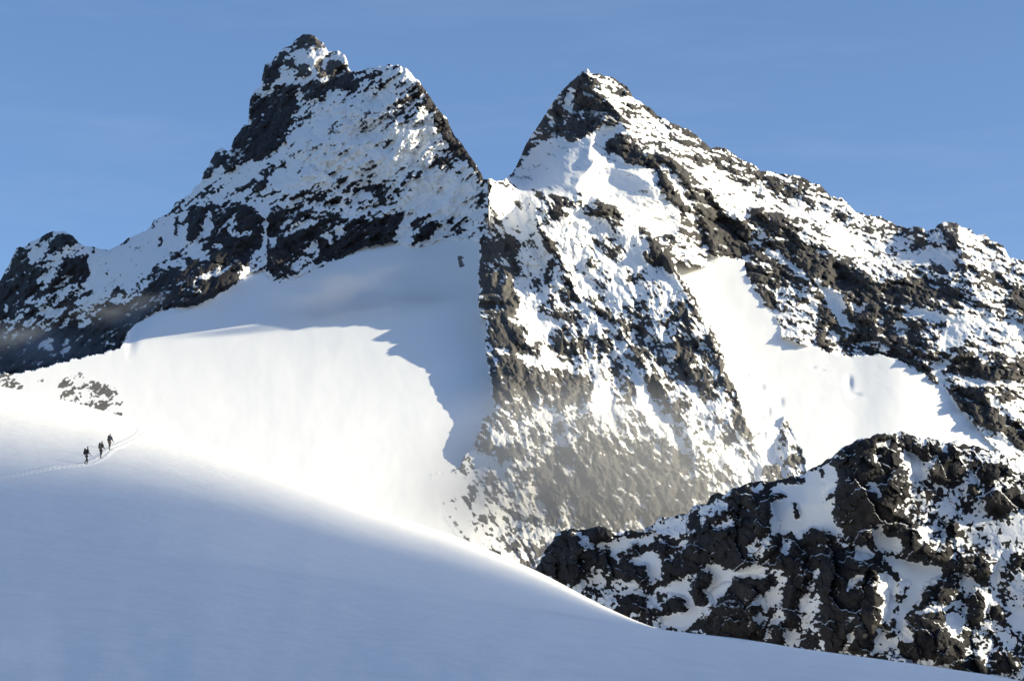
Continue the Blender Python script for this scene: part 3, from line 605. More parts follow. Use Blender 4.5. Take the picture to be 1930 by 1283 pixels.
h = np.where(glac, dd[2] * 4 * rough + hg, h + hg * m_)
h = (h + 10.0 * np.clip(covb - .3, 0, 1)) * (1 - .96 * m_) * (1 - .7 * we)                        # bare rock stands proud of the snow around it
edge_fade = sstep(0, 1, (PY - topy[None]) / 3.0)
# ledges facing up hold snow
dpy = (BOT - 62) / (NR - 1)
hh = dd[1] * 13 + dd[2] * 6.5
g = np.gradient(hh, axis=0) / dpy
g = g / g.std()
nz = fbm(PX, PY, 7, 3, 701); nz = nz / nz.std()
nz2 = fbm(PX, PY, 34, 3, 731); nz2 = nz2 / nz2.std()
def both(scale, octs, seed, st, rd):
    return wL * fbm(PX, PY, scale, octs, seed, .5, 38, st, rd) + wR * fbm(PX, PY, scale, octs, seed, .5, -24, st, rd) + wB * fbm(PX, PY, scale, octs, seed, .5, -66, st, rd)
nz3 = both(60, 2, 751, 2.6, 0); nz3 = nz3 / nz3.std()
nz4 = both(17, 2, 771, 3.2, .8); nz4 = (nz4 - nz4.mean()) / nz4.std()
s_ = 0.60 * g + (0.48 - .16 * wB) * nz + (0.36 + .18 * wB) * nz2 + 0.40 * nz3 + .46 * nz4
s_ = s_ / s_.std()
cdf = 1 / (1 + np.exp(-1.702 * s_))
snow = 1 / (1 + np.exp(-(cdf - cov) / 0.085))
snow = np.where(cov < .005, 1.0, snow)
# snow is smoother than rock
D = D - h + (snow - .5) * 2.2 * rough * (1 - m_)
D = D + 26 * np.exp(-(PY - topy[None]) / 9.0)                 # the skyline rounds off backwards

Y0 = 1800.0; KD = Y0 / FPX
P = place(PX, PY, Y0 + D * KD)
# the far side of the mountain
back = []
for j in range(NB, 0, -1):
    q = P[0].copy()
    s = (j / NB) ** 1.6 * 420
    wob = fbm(U, U * 0 + s * .4, 90, 3, 811) * min(1, j / 6)
    q[:, 1] += s * (0.75 + .35 * wob) + 0.6 * j
    q[:, 2] -= s * (0.72 + .2 * wob)
    back.append(q)
P = np.concatenate([np.array(back), P], 0)
# the foot of the mountain runs out below
NA = 16
apron = []
for j in range(1, NA + 1):
    q = P[-1].copy(); q[:, 1] -= 26 * j + 8 * fbm(U, U * 0 + j * 9.0, 50, 2, 831); q[:, 2] -= 19 * j; apron.append(q)
P = np.concatenate([P, np.array(apron)], 0)
bs = np.clip(0.5 + 0.8 * fbm(np.broadcast_to(U, (NB, NC)), np.arange(NB)[:, None] * 14.0 + 0 * U[None], 25, 3, 821), 0, 1)
snow = np.concatenate([bs, snow, np.repeat(snow[-1:], NA, 0)], 0)
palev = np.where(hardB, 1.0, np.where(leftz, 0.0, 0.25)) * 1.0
palev = np.where(hardB, sstep(480, 850, PY) * .65 + .15 + .5 * zone(955, 520, 40, 90), palev) + .8 * zt  # buttress rock paler downwards: haze of the mist put into its colour
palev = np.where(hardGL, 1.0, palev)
pale = np.concatenate([np.zeros((NB, NC)), palev, np.repeat(palev[-1:], NA, 0)], 0)

def face(mp):
    f = look(mp, ragx, ragy) > .5
    f = f[:-1, :-1] & ~collapsed
    return np.concatenate([np.zeros((NB, NC - 1), bool), f, np.repeat(f[-1:], NA, 0)], 0)
fB, fGR, fRK = face(mB), face(mGR), face(mRK)
fGL = face(mGL) & ~fRK
fB &= ~fGR
rest = ~(fB | fGR | fGL | fRK)
rest[NB:-NA] &= ~collapsed
uc = (U[:-1] + U[1:]) / 2
fLM = rest & (uc < 948)[None]
fRM = rest & ~(uc < 948)[None]
M_mtn = snow_rock_material("snow_on_dark_rock", (0.031, 0.030, 0.0335), (0.15, 0.141, 0.129), ns=1.0)
M_gl = snow_material("glacier_snow", scale=0.02, dist=1.2, strength=0.35)
print("massif: meshes")
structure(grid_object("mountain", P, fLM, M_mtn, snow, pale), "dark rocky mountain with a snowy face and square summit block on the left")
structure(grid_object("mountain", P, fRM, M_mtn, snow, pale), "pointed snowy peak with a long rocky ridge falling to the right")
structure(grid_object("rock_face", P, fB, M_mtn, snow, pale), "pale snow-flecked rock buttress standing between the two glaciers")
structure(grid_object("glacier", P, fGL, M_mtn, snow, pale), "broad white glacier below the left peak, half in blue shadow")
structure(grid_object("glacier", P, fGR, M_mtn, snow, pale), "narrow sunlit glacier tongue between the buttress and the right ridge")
rk = grid_object("rock_outcrop", P, fRK, M_mtn, snow, pale)
rk["label"] = "small broken grey rocks poking out of snow behind the climbers' slope"; rk["category"] = "rocks"
# ================================================================== near rocky outcrop (right)
NTOP = [(900,1210),(960,1140),(1010,1070),(1018,1052),(1027,1037),(1041,1018),(1046,1006),(1068,996),(1089,995),(1108,997),(1116,991),(1128,989),(1143,991),(1153,1002),
(1172,999),(1193,999),(1209,1002),(1216,993),(1232,987),(1245,975),(1271,974),(1290,967),(1298,966),(1307,952),(1332,949),(1340,935),(1354,928),
(1369,931),(1379,921),(1393,918),(1403,912),(1432,904),(1449,907),(1470,902),(1499,896),(1517,893),(1532,879),(1546,877),(1557,867),(1567,864),
(1575,854),(1592,841),(1617,827),(1640,825),(1654,815),(1685,815),(1690,817),(1698,813),(1710,817),(1727,824),(1743,827),(1750,823),(1758,827),
(1770,827),(1781,831),(1791,831),(1804,827),(1814,835),(1824,840),(1845,842),(1862,850),(1878,850),(1901,863),(1915,869),(1930,879),(2000,900),(2100,930),(2250,960),(2600,1080),(3100,1260)]
N_PTS = [(1010,1072,480),(1100,1000,420),(1200,1000,350),(1300,960,260),(1400,915,165),(1500,900,90),(1570,860,10),(1650,815,10),(1750,825,0),(1850,845,-10),(1930,880,-20),(2200,1000,-60),
(1100,1080,390),(1250,1100,265),(1400,1050,90),(1500,950,50),(1530,990,30),(1640,920,-50),(1750,950,-60),(1850,950,-60),(1930,1000,-90),(1250,1185,230),(1400,1220,90),
(1550,1230,-50),(1500,1100,10),(1650,1100,-90),(1700,1230,-150),(1800,1130,-110),(1900,1130,-120),(1900,1270,-170),(2200,1200,-250),(1250,1300,60),(1700,1330,-200),(1050,1300,300)]
COV_N = [
(.97,[(1010,1072),(1041,1018),(1068,998),(1100,998),(1090,1025),(1108,1035),(1125,1035),(1145,1040),(1160,1055),(1150,1065),(1140,1075),(1115,1065),(1105,1085),(1080,1105),(1050,1090)]),
(.05,[(1073,1000),(1105,1000),(1108,1015),(1098,1025),(1088,1010)]),(.97,[(1110,1000),(1128,990),(1150,998),(1152,1012),(1130,1020),(1112,1015)]),
(.03,[(1125,1022),(1190,1012),(1230,1010),(1232,1025),(1200,1025),(1170,1040),(1165,1055),(1150,1035)]),(.95,[(1168,1040),(1200,1025),(1215,1035),(1190,1050),(1170,1055)]),
(.02,[(1180,1062),(1230,1030),(1245,1055),(1248,1075),(1230,1105),(1215,1090),(1220,1060),(1200,1062)]),
(.95,[(1150,1060),(1180,1060),(1218,1065),(1222,1090),(1215,1098),(1180,1095),(1155,1080)]),
(.12,[(1085,1100),(1110,1080),(1130,1080),(1150,1095),(1180,1093),(1205,1100),(1200,1118),(1165,1125),(1140,1115),(1120,1108)]),
(.9,[(1165,1128),(1195,1115),(1220,1130),(1218,1150),(1195,1155),(1170,1140)]),(.95,[(1232,1018),(1255,1022),(1268,1020),(1262,1040),(1250,1060),(1240,1045)]),
(.1,[(1240,980),(1300,972),(1290,990),(1275,1000),(1255,1000),(1230,995)]),(.1,[(1262,1050),(1278,1022),(1300,1013),(1295,1030)]),
(.08,[(1312,958),(1335,950),(1355,935),(1368,935),(1365,955),(1340,960),(1315,970)]),
(.97,[(1300,1010),(1340,975),(1370,955),(1378,922),(1400,915),(1430,915),(1452,940),(1450,1000),(1430,1005),(1425,1020),(1405,1040),(1420,1060),(1390,1075),(1340,1060),(1300,1060),(1270,1050),(1290,1040)]),
(.2,[(1335,985),(1385,978),(1378,990),(1345,998)]),(.2,[(1412,918),(1435,910),(1445,915),(1425,928)]),
(.95,[(1250,1060),(1300,1050),(1335,1065),(1300,1085),(1275,1085),(1262,1110),(1255,1090)]),
(.02,[(1335,1066),(1375,1070),(1388,1078),(1420,1060),(1440,1060),(1442,1085),(1415,1087),(1385,1085),(1375,1110),(1350,1135),(1340,1130),(1327,1115),(1340,1095)]),
(.96,[(1305,1095),(1320,1075),(1345,1080),(1340,1095),(1325,1115),(1337,1135),(1315,1140),(1303,1120)]),
(.03,[(1270,1095),(1295,1085),(1303,1095),(1300,1120),(1310,1140),(1335,1140),(1320,1165),(1300,1185),(1250,1180),(1240,1165),(1270,1150),(1290,1150),(1280,1120),(1255,1115),(1235,1125),(1225,1140),(1220,1130),(1240,1105),(1255,1105)]),
(.95,[(1255,1135),(1275,1120),(1290,1130),(1295,1148),(1260,1155)]),(.9,[(1218,1160),(1225,1145),(1260,1150),(1255,1160),(1240,1165)]),
(.93,[(1385,1085),(1415,1090),(1445,1088),(1455,1110),(1430,1120),(1415,1140),(1440,1150),(1420,1160),(1445,1190),(1440,1205),(1415,1212),(1335,1195),(1325,1180),(1345,1135),(1375,1110)]),
(.05,[(1418,1130),(1445,1115),(1460,1100),(1470,1080),(1485,1085),(1478,1120),(1465,1140),(1445,1150),(1440,1165),(1420,1170),(1425,1155),(1440,1145),(1430,1130)]),
(.95,[(1455,1175),(1475,1170),(1480,1200),(1470,1215),(1455,1210)]),(.1,[(1445,1165),(1470,1150),(1465,1172),(1455,1180),(1455,1205),(1425,1210),(1445,1195)]),
(.2,[(1480,1185),(1500,1180),(1520,1150),(1540,1120),(1545,1150),(1520,1180),(1500,1215),(1475,1220)]),
(.02,[(1455,915),(1500,900),(1560,870),(1585,880),(1575,925),(1570,955),(1575,990),(1590,1000),(1575,1010),(1560,1000),(1520,1000),(1510,1015),(1490,1000),(1465,1005),(1440,1010),(1452,1000),(1455,960)]),
(.6,[(1470,903),(1515,898),(1515,912),(1480,910)],1),(.95,[(1455,930),(1475,928),(1487,937),(1455,940)],1),(.95,[(1490,942),(1500,948),(1508,975),(1500,978),(1497,955)],1),
(.95,[(1545,884),(1553,884),(1553,897),(1546,897)],1),(.95,[(1552,945),(1560,930),(1570,925),(1572,935),(1560,942)],1),
(.98,[(1573,880),(1567,868),(1580,850),(1617,827),(1654,817),(1690,817),(1690,850),(1700,880),(1715,905),(1735,915),(1735,920),(1700,925),(1690,950),(1680,970),(1665,985),(1640,995),(1600,998),(1580,990),(1572,960),(1572,930),(1580,900)],1),
(.0,[(1628,910),(1655,908),(1662,935),(1655,940),(1650,920),(1630,915)],1),(.0,[(1650,835),(1680,825),(1680,840),(1655,845)],1),(.0,[(1645,855),(1670,860),(1650,868)],1),(.05,[(1575,860),(1590,858),(1588,863),(1573,866)],1),
(.85,[(1700,815),(1740,830),(1780,832),(1820,840),(1815,855),(1780,860),(1765,850),(1745,860),(1740,850),(1700,845)]),(.1,[(1738,828),(1748,832),(1745,836),(1738,836)],1),(.1,[(1772,832),(1785,838),(1790,852),(1778,848)],1),
(.02,[(1695,845),(1715,850),(1740,865),(1742,905),(1720,905),(1712,880)]),
(.97,[(1748,880),(1775,868),(1810,862),(1812,885),(1795,905),(1770,912),(1752,900)],1),(.97,[(1840,895),(1855,870),(1890,875),(1915,890),(1880,900),(1860,915)],1),
(.34,[(1700,922),(1742,900),(1790,915),(1860,912),(1860,1000),(1800,1060),(1760,1000),(1690,960)],4),
(.95,[(1825,910),(1845,915),(1840,945),(1828,935)],1),(.9,[(1860,925),(1900,920),(1960,935),(1960,950),(1890,970),(1870,975),(1855,960)]),
(.9,[(1665,990),(1680,970),(1700,960),(1720,985),(1735,1010),(1730,1030),(1745,1020),(1770,1040),(1780,1020),(1790,980),(1800,970),(1805,1000),(1790,1040),(1770,1060),(1740,1065),(1710,1055),(1700,1010),(1670,1012)]),
(.95,[(1600,1000),(1620,992),(1640,1000),(1650,1030),(1620,1025),(1600,1015)],1),(.95,[(1505,1020),(1530,997),(1555,995),(1570,1010),(1560,1025),(1515,1030)],1),
(.9,[(1450,1014),(1500,1018),(1560,1030),(1620,1030),(1660,1040),(1655,1110),(1660,1160),(1650,1180),(1660,1210),(1640,1230),(1560,1225),(1540,1180),(1550,1130),(1540,1100),(1520,1110),(1500,1180),(1485,1180),(1480,1130),(1490,1080),(1455,1060),(1440,1040)]),
(.03,[(1640,1000),(1665,995),(1670,1012),(1700,1015),(1705,1035),(1680,1035),(1650,1030)]),
(.0,[(1595,1095),(1615,1080),(1630,1080),(1605,1110),(1597,1118)],1),(.02,[(1615,1030),(1632,1025),(1650,1045),(1640,1053),(1612,1053)],1),
(.05,[(1540,1065),(1520,1110),(1505,1140),(1512,1147),(1535,1110),(1548,1070)],1),(.1,[(1475,1015),(1490,1020),(1485,1045),(1475,1040)],1),(.1,[(1405,1035),(1428,1008),(1425,1022),(1412,1040)],1),
(.03,[(1660,1080),(1680,1078),(1692,1100),(1680,1115),(1693,1140),(1680,1170),(1660,1172),(1662,1150)]),
(.03,[(1665,1045),(1700,1050),(1780,1065),(1775,1080),(1745,1105),(1735,1140),(1700,1165),(1720,1190),(1722,1210),(1710,1210),(1700,1190),(1685,1190),(1695,1140),(1710,1115),(1715,1090),(1695,1090),(1680,1070)]),
(.05,[(1655,1180),(1668,1180),(1670,1205),(1690,1200),(1690,1215),(1665,1225),(1640,1226),(1650,1205)],1),
(.9,[(1745,1105),(1790,1090),(1800,1110),(1790,1130),(1755,1135),(1740,1145),(1705,1160),(1730,1140)]),(.05,[(1720,1153),(1755,1143),(1795,1137),(1795,1145),(1755,1152),(1725,1158)],1),
(.95,[(1715,1165),(1755,1150),(1775,1155),(1790,1200),(1820,1215),(1820,1245),(1780,1255),(1700,1240),(1700,1215),(1725,1210)]),
(.0,[(1775,1157),(1800,1150),(1815,1165),(1805,1195),(1790,1190)]),
(.42,[(1810,1090),(1960,1080),(1960,1290),(1850,1270),(1830,1200),(1815,1150)],4),(.1,[(1855,1060),(1880,1060),(1885,1100),(1900,1130),(1920,1150),(1895,1150),(1870,1120),(1862,1090)]),
(.93,[(1830,1125),(1845,1110),(1858,1130),(1850,1165),(1830,1175),(1820,1160)],1),(.9,[(1865,1140),(1885,1140),(1890,1170),(1870,1165)],1),(.03,[(1895,1165),(1960,1140),(1960,1200),(1905,1185)]),
(.88,[(1800,1050),(1830,1045),(1870,1060),(1865,1085),(1820,1085),(1800,1070)]),(.2,[(1790,1020),(1860,960),(1960,960),(1960,1040),(1850,1040)],4),
(.92,[(1790,1235),(1850,1235),(1870,1272),(1830,1275)]),(.05,[(1735,1245),(1790,1247),(1790,1262),(1750,1260)],1),(.9,[(1880,1235),(1910,1235),(1920,1265),(1885,1265)]),
(.03,[(1595,1195),(1612,1192),(1605,1210),(1595,1210)],1),(.05,[(1580,1225),(1600,1215),(1600,1232),(1585,1232)],1),
]
print("outcrop")
covN = paint(blank(0.5), COV_N)
UN = np.r_[np.linspace(905, 1950, 800, endpoint=False), np.linspace(1950, 3100, 220)]; RN = 420
nt_ = np.array(NTOP, float); ntop = np.interp(UN, nt_[:, 0], nt_[:, 1]) + fbm(UN, UN * 0 + 8.1, 20, 3, 905) * 3.2
BN = 1330.0
NX = np.broadcast_to(UN[None], (RN, len(UN))).copy(); NY = ntop[None] + np.linspace(0, 1, RN)[:, None] * (BN - ntop)[None]
NYw = NY + fbm(NX, NY, 16, 3, 921) * 4.0; NXw = NX + fbm(NX, NY, 16, 3, 911) * 4.0
cN = np.minimum(look(covN, NXw, NYw), .86)
cNb = look(blur(covN, 6), NXw, NYw); cNb2 = look(blur(covN, 14), NX, NY)
DN = tps(N_PTS, NX, NY)
for cx, cy, rx, ry, hh_ in [(1635,905,85,105,46),(1395,1000,75,75,30),(1385,1150,60,55,22),(1600,1130,75,95,40),(1765,1195,62,62,34),(1780,888,32,24,14),(1875,890,36,24,14),
    (1725,1010,45,48,24),(1835,935,20,30,8),(1070,1050,55,50,26),(1130,1005,22,14,9),(1185,1078,36,20,10),(1322,1108,20,34,10),(1275,1138,22,18,9),(1535,1012,32,18,9),
    (1620,1010,24,20,9),(1845,1065,36,24,14),(1840,1140,22,36,12),(1880,930,30,26,12),(1900,1250,34,24,14),(1467,1192,14,24,7),(1490,1080,32,60,14)]:
    r_ = np.sqrt(((NXw - cx) / rx) ** 2 + ((NYw - cy) / ry) ** 2)
    DN = DN - hh_ * np.sqrt(np.clip(1.05 - r_ ** 2, 0, 1))
f1, e1 = facets(NXw, NYw, 52, 77, -60, 1.3, 3.0); f2, e2 = facets(NXw, NYw, 19, 78, -40, 1.3, 2.8)
rN = np.clip((cNb - .15) * 1.4, 0, 1)
hN = rN * (4 * e1 + 20 * f1 + 1.5 * e2 + 8 * f2 + 13 * cNb + 3.2 * fbm(NX, NY, 24, 3, 941, .55, -60, 1.6, .5) + 1.3 * fbm(NX, NY, 7, 3, 951, .6))
hN = hN + 5 * fbm(NX, NY, 70, 2, 961) + .8 * fbm(NX, NY, 30, 2, 971)
gg = np.gradient(hN - 9 * cNb * rN, axis=0); gg = gg / gg.std()
z1 = fbm(NX, NY, 34, 3, 981, .45); z1 = z1 / z1.std()
z2 = fbm(NX, NY, 8, 3, 985); z2 = z2 / z2.std()
sN = .5 * gg + .42 * z1 + .34 * z2; sN = sN / sN.std()
snN = 1 / (1 + np.exp(-(1 / (1 + np.exp(-1.702 * sN)) - (cN + .10 * (cN > .04))) / .04))
snN = np.where(cN < .03, 1, snN)
DN = DN - hN + 14 * np.exp(-(NY - ntop[None]) / 5.0)
YN = 420.0
PN = place(NX, NY, YN + DN * YN / FPX)
bk = []
NBN = 14
for j in range(NBN, 0, -1):
    q = PN[0].copy(); s = (j / NBN) ** 1.5 * 60
    q[:, 1] += s + .2 * j; q[:, 2] -= s * .75; bk.append(q)
ap = []
for j in range(1, 13):
    q = PN[-1].copy(); q[:, 1] -= 5 * j; q[:, 2] -= 5.5 * j; ap.append(q)
PN = np.concatenate([np.array(bk), PN, np.array(ap)], 0)
snN = np.concatenate([np.full((NBN, len(UN)), .6), snN, np.repeat(snN[-1:], 12, 0)], 0)
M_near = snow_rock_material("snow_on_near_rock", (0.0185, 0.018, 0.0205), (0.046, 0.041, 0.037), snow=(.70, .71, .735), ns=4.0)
paleN = np.concatenate([np.zeros((NBN, len(UN))), np.clip(fbm(NX, NY, 60, 3, 991) * .8 - .1, 0, 1), np.zeros((12, len(UN)))], 0)
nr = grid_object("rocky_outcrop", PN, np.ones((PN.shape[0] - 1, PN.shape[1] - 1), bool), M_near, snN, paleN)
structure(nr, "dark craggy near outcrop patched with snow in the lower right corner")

# ================================================================== the climbers' snow slope
S1 = [(-200,690),(0,727),(60,740),(130,757),(200,775),(250,790),(300,806),(400,836),(500,871),(600,912),(700,955),(800,990),(850,1006),(900,1026),(950,1048),(1010,1074),
(1060,1100),(1130,1138),(1200,1170),(1245,1186),(1400,1203),(1500,1220),(1700,1247),(1880,1273),(1930,1283),(2200,1330)]
S2 = [(-200,1010),(0,1020),(200,1036),(400,1056),(600,1086),(800,1118),(960,1143),(1100,1165),(1240,1186),(1500,1218),(1700,1247),(1880,1273),(1930,1282),(2200,1330)]
YF = [(-200,343),(0,329),(200,322),(400,320),(600,323),(800,329),(1000,336),(1235,344),(1250,154),(1400,140),(2200,112)]      # distance of the crest
s1 = np.array(S1, float); s2 = np.array(S2, float); yf = np.array(YF, float)
def smooth_interp(x, a, k=25):
    return sum(np.interp(x + d, a[:, 0], a[:, 1]) for d in np.linspace(-k, k, 9)) / 9
def slope_Y(px, py):
    """distance of the snow slope seen at (px, py)"""
    top = smooth_interp(px, s1); mid = smooth_interp(px, s2); far = np.interp(px, yf[:, 0], yf[:, 1])
    # t: 0 at the bottom of the picture, 1 at the crest
    near = 87.0; Ymid = np.interp(px, [-200, 600, 1245, 2200], [165, 157, 146, 118])
    bott = 1330.0
    tm = np.clip((bott - py) / np.maximum(bott - mid, 1), 0, 1)
    yn = near + (Ymid - near) * (0.55 * tm + 0.45 * tm ** 3)
    tu = np.clip((mid - py) / np.maximum(mid - top, 1), 0, 1)
    gap = np.interp(px, [-200, 300, 900, 1245], [0, 2, 26, 40])
    yu = Ymid + (far - Ymid) * (0.72 * tu + 0.28 * tu ** 4)
    step = gap * sstep(0, 3.0, mid - py) * (1 - tu)
    Y = np.where(py > mid, yn, np.maximum(yu, Ymid) + step)
    return Y
UF = np.linspace(-190, 2150, 780)
top = smooth_interp(UF, s1)
rows = []
vv = np.linspace(0, 1, 300) ** 1.0
FX = np.broadcast_to(UF[None], (300, len(UF))).copy(); FY = top[None] + vv[:, None] * (1330 - top)[None]
YS = slope_Y(FX, FY)
YS = YS + (fbm(FX, FY, 260, 3, 1001) * 1.2 + fbm(FX, FY, 60, 3, 1011, .5, -14, 3.0) * .22) * sstep(0, 14, FY - top[None]) + 5.5 * np.exp(-(FY - top[None]) / 6.0)
PF = place(FX, FY, YS)
bk = []
for j in range(16, 0, -1):
    q = PF[0].copy(); s = (j / 16) ** 1.7 * 240
    q[:, 1] += s + .12 * j; q[:, 2] -= s * .42 + 0.004 * j * j; bk.append(q)
# the slope carries on under and behind the camera
fr = []
for j in range(1, 15):
    q = PF[-1].copy(); f = 1 - j / 14.0
    f3 = f ** 3
    q[:, 0] = PF[-1][:, 0] * (1 + 1.2 * (1 - f)); z0 = PF[-1][:, 2]
    q[:, 1] = PF[-1][:, 1] * f - 60 * (1 - f); q[:, 2] = z0 * f3 - 3.2 * (1 - f * f)
    fr.append(q)
PF = np.concatenate([np.array(bk), PF, np.array(fr)], 0)
M_slope = snow_material("slope_snow", col=(0.90, 0.885, 0.85), scale=0.5, dist=0.3, strength=0.5)
structure(grid_object("snow_slope", PF, np.ones((PF.shape[0] - 1, PF.shape[1] - 1), bool), M_slope), None)

# the valley floor under everything, out to the horizon
gm = bpy.data.meshes.new("ground")
gs = 25000; n = 60
gx = np.sign(np.linspace(-1, 1, n)) * np.abs(np.linspace(-1, 1, n)) ** 2 * gs
V = [(x, y + 1000, -60 - 20 * math.sin(x * .004) - 30 * math.cos(y * .003)) for y in gx for x in gx]
F = [(j * n + i, j * n + i + 1, (j + 1) * n + i + 1, (j + 1) * n + i) for j in range(n - 1) for i in range(n - 1)]
gm.from_pydata(V, [], F); gm.update(); gm.materials.append(plain("valley_moraine", (.16, .155, .15), .9))
go = bpy.data.objects.new("ground", gm); C.objects.link(go); structure(go)

# ================================================================== unseen ridge added off to the right, crest shaped to shade the lower slope
SHADE = [(-60,800),(0,806),(100,818),(165,830),(300,848),(400,871),(500,900),(600,932),(700,966),(800,1001),(900,1044),(1000,1093),(1100,1135),(1240,1183)]
XR = 8500.0
crest_pts = []
for px, py in SHADE:
    p = place(np.array([px]), np.array([py]), float(slope_Y(np.array([float(px)]), np.array([float(py)]))[0]))[0]
    k = (XR - p[0]) / SUN[0]
    q = p + SUN * k
    crest_pts.append((q[1], q[2]))
crest_pts.sort()
a0, a1 = crest_pts[0], crest_pts[-1]
crest_pts = [(a0[0] - 900, a0[1] - 300), (a0[0] - 600, a0[1] + 40), (a0[0] - 170, a0[1] + 60), (a0[0] - 60, a0[1] + 25)] + crest_pts + \
    [(a1[0] + 12, a1[1] - 6), (a1[0] + 60, a1[1] - 190), (a1[0] + 250, a1[1] - 420), (a1[0] + 700, a1[1] - 700)]
cpx = np.array(crest_pts)
ys = np.interp(np.linspace(0, 1, 220), np.linspace(0, 1, len(cpx)), cpx[:, 0]); zs = np.interp(ys, cpx[:, 0], cpx[:, 1])
RW = []
for w in np.linspace(-1, 1, 31):
    aw = abs(w) ** 1.1
    zz = zs * (1 - aw) + (-90) * aw - (8 * aw)
    RW.append(np.stack([np.full_like(ys, XR + w * 900) + 0 * ys, ys + 0 * ys, zz], -1))
RW = np.array(RW)
RW[..., 2] += fbm(RW[..., 0], RW[..., 1], 120, 4, 1201) * 30 * np.clip(np.abs(np.linspace(-1, 1, 31)) * 3, 0, 1)[:, None]
M_off = snow_rock_material("snow_on_added_ridge", (0.05, 0.047, 0.048), (0.1, 0.09, 0.08), ns=.5)
structure(grid_object("mountain", RW, np.ones((30, 219), bool), M_off, np.clip(.5 + fbm(RW[..., 0], RW[..., 1], 80, 4, 1301), 0, 1), np.zeros(RW.shape[:2])))  # added ridge, out of view, casting the shade on the slope

# ================================================================== three climbers and their path
from mathutils.bvhtree import BVHTree
slope_ob = bpy.data.objects["snow_slope"]
_me = slope_ob.data
bvh = BVHTree.FromPolygons([v.co.copy() for v in _me.vertices], [tuple(p.vertices) for p in _me.polygons])
def ground_z(x, y):
    hit = bvh.ray_cast(Vector((x, y, 400.0)), Vector((0, 0, -1)))
    return hit[0].z if hit[0] is not None else 0.0
def on_slope(px, py):
    d = place(np.array([float(px)]), np.array([float(py)]), 1.0)[0]
    hit = bvh.ray_cast(Vector((0, 0, 0)) + Vector(d) * 20, Vector(d))
    return hit[0]

def skinned(name, joints, bones, mat, parent, root=0, sub=1):
    """one continuous tapered surface grown round a skeleton: joints (x, y, z, rx, ry)"""
    me = bpy.data.meshes.new(name + "_skeleton")
    me.from_pydata([j[:3] for j in joints], bones, []); me.update()
    ob = bpy.data.objects.new(name + "_skeleton", me); C.objects.link(ob)
    sk = ob.modifiers.new("skin", 'SKIN')
    if not me.skin_vertices: bpy.context.view_layer.objects.active = ob
    lay = me.skin_vertices[0] if me.skin_vertices else None
    if lay is None:
        me.skin_vertices.new() if hasattr(me.skin_vertices, "new") else None
        lay = me.skin_vertices[0]
    for i, j in enumerate(joints):
        lay.data[i].radius = (j[3], j[4]); lay.data[i].use_root = (i == root)
    sk.use_smooth_shade = True
    s = ob.modifiers.new("sub", 'SUBSURF'); s.levels = sub; s.render_levels = sub
    dg = bpy.context.evaluated_depsgraph_get()
    out = bpy.data.meshes.new_from_object(ob.evaluated_get(dg))
    out.name = name
    bpy.data.objects.remove(ob)
    out.materials.clear(); out.materials.append(mat)
    o = bpy.data.objects.new(name, out); C.objects.link(o); o.parent = parent
    return o

def box_mesh(name, boxes, mat, parent, bev=0.03):
    bm = bmesh.new()
    for (cx, cy, cz, sx, sy, sz, tap) in boxes:
        r = bmesh.ops.create_cube(bm, size=1.0)
        for v in r['verts']:
            k = 1 - tap if v.co.z > 0 else 1
            v.co = Vector((cx + v.co.x * sx * k, cy + v.co.y * sy * k, cz + v.co.z * sz))
    bmesh.ops.bevel(bm, geom=bm.edges[:], offset=bev, segments=3, affect='EDGES')
    me = bpy.data.meshes.new(name); bm.to_mesh(me); bm.free()
    for p in me.polygons: p.use_smooth = True
    me.materials.append(mat)
    o = bpy.data.objects.new(name, me); C.objects.link(o); o.parent = parent
    return o

M_skin = plain("skin", (0.30, 0.18, 0.12)); M_black = plain("black_fabric", (0.016, 0.016, 0.019)); M_navy = plain("navy_fabric", (0.02, 0.024, 0.04))
M_grey = plain("grey_fabric", (0.035, 0.034, 0.036)); M_tan = plain("tan_fabric", (0.17, 0.14, 0.11)); M_boot = plain("boot_leather", (0.02, 0.017, 0.015)); M_packb = plain("brown_fabric", (0.09, 0.075, 0.06))

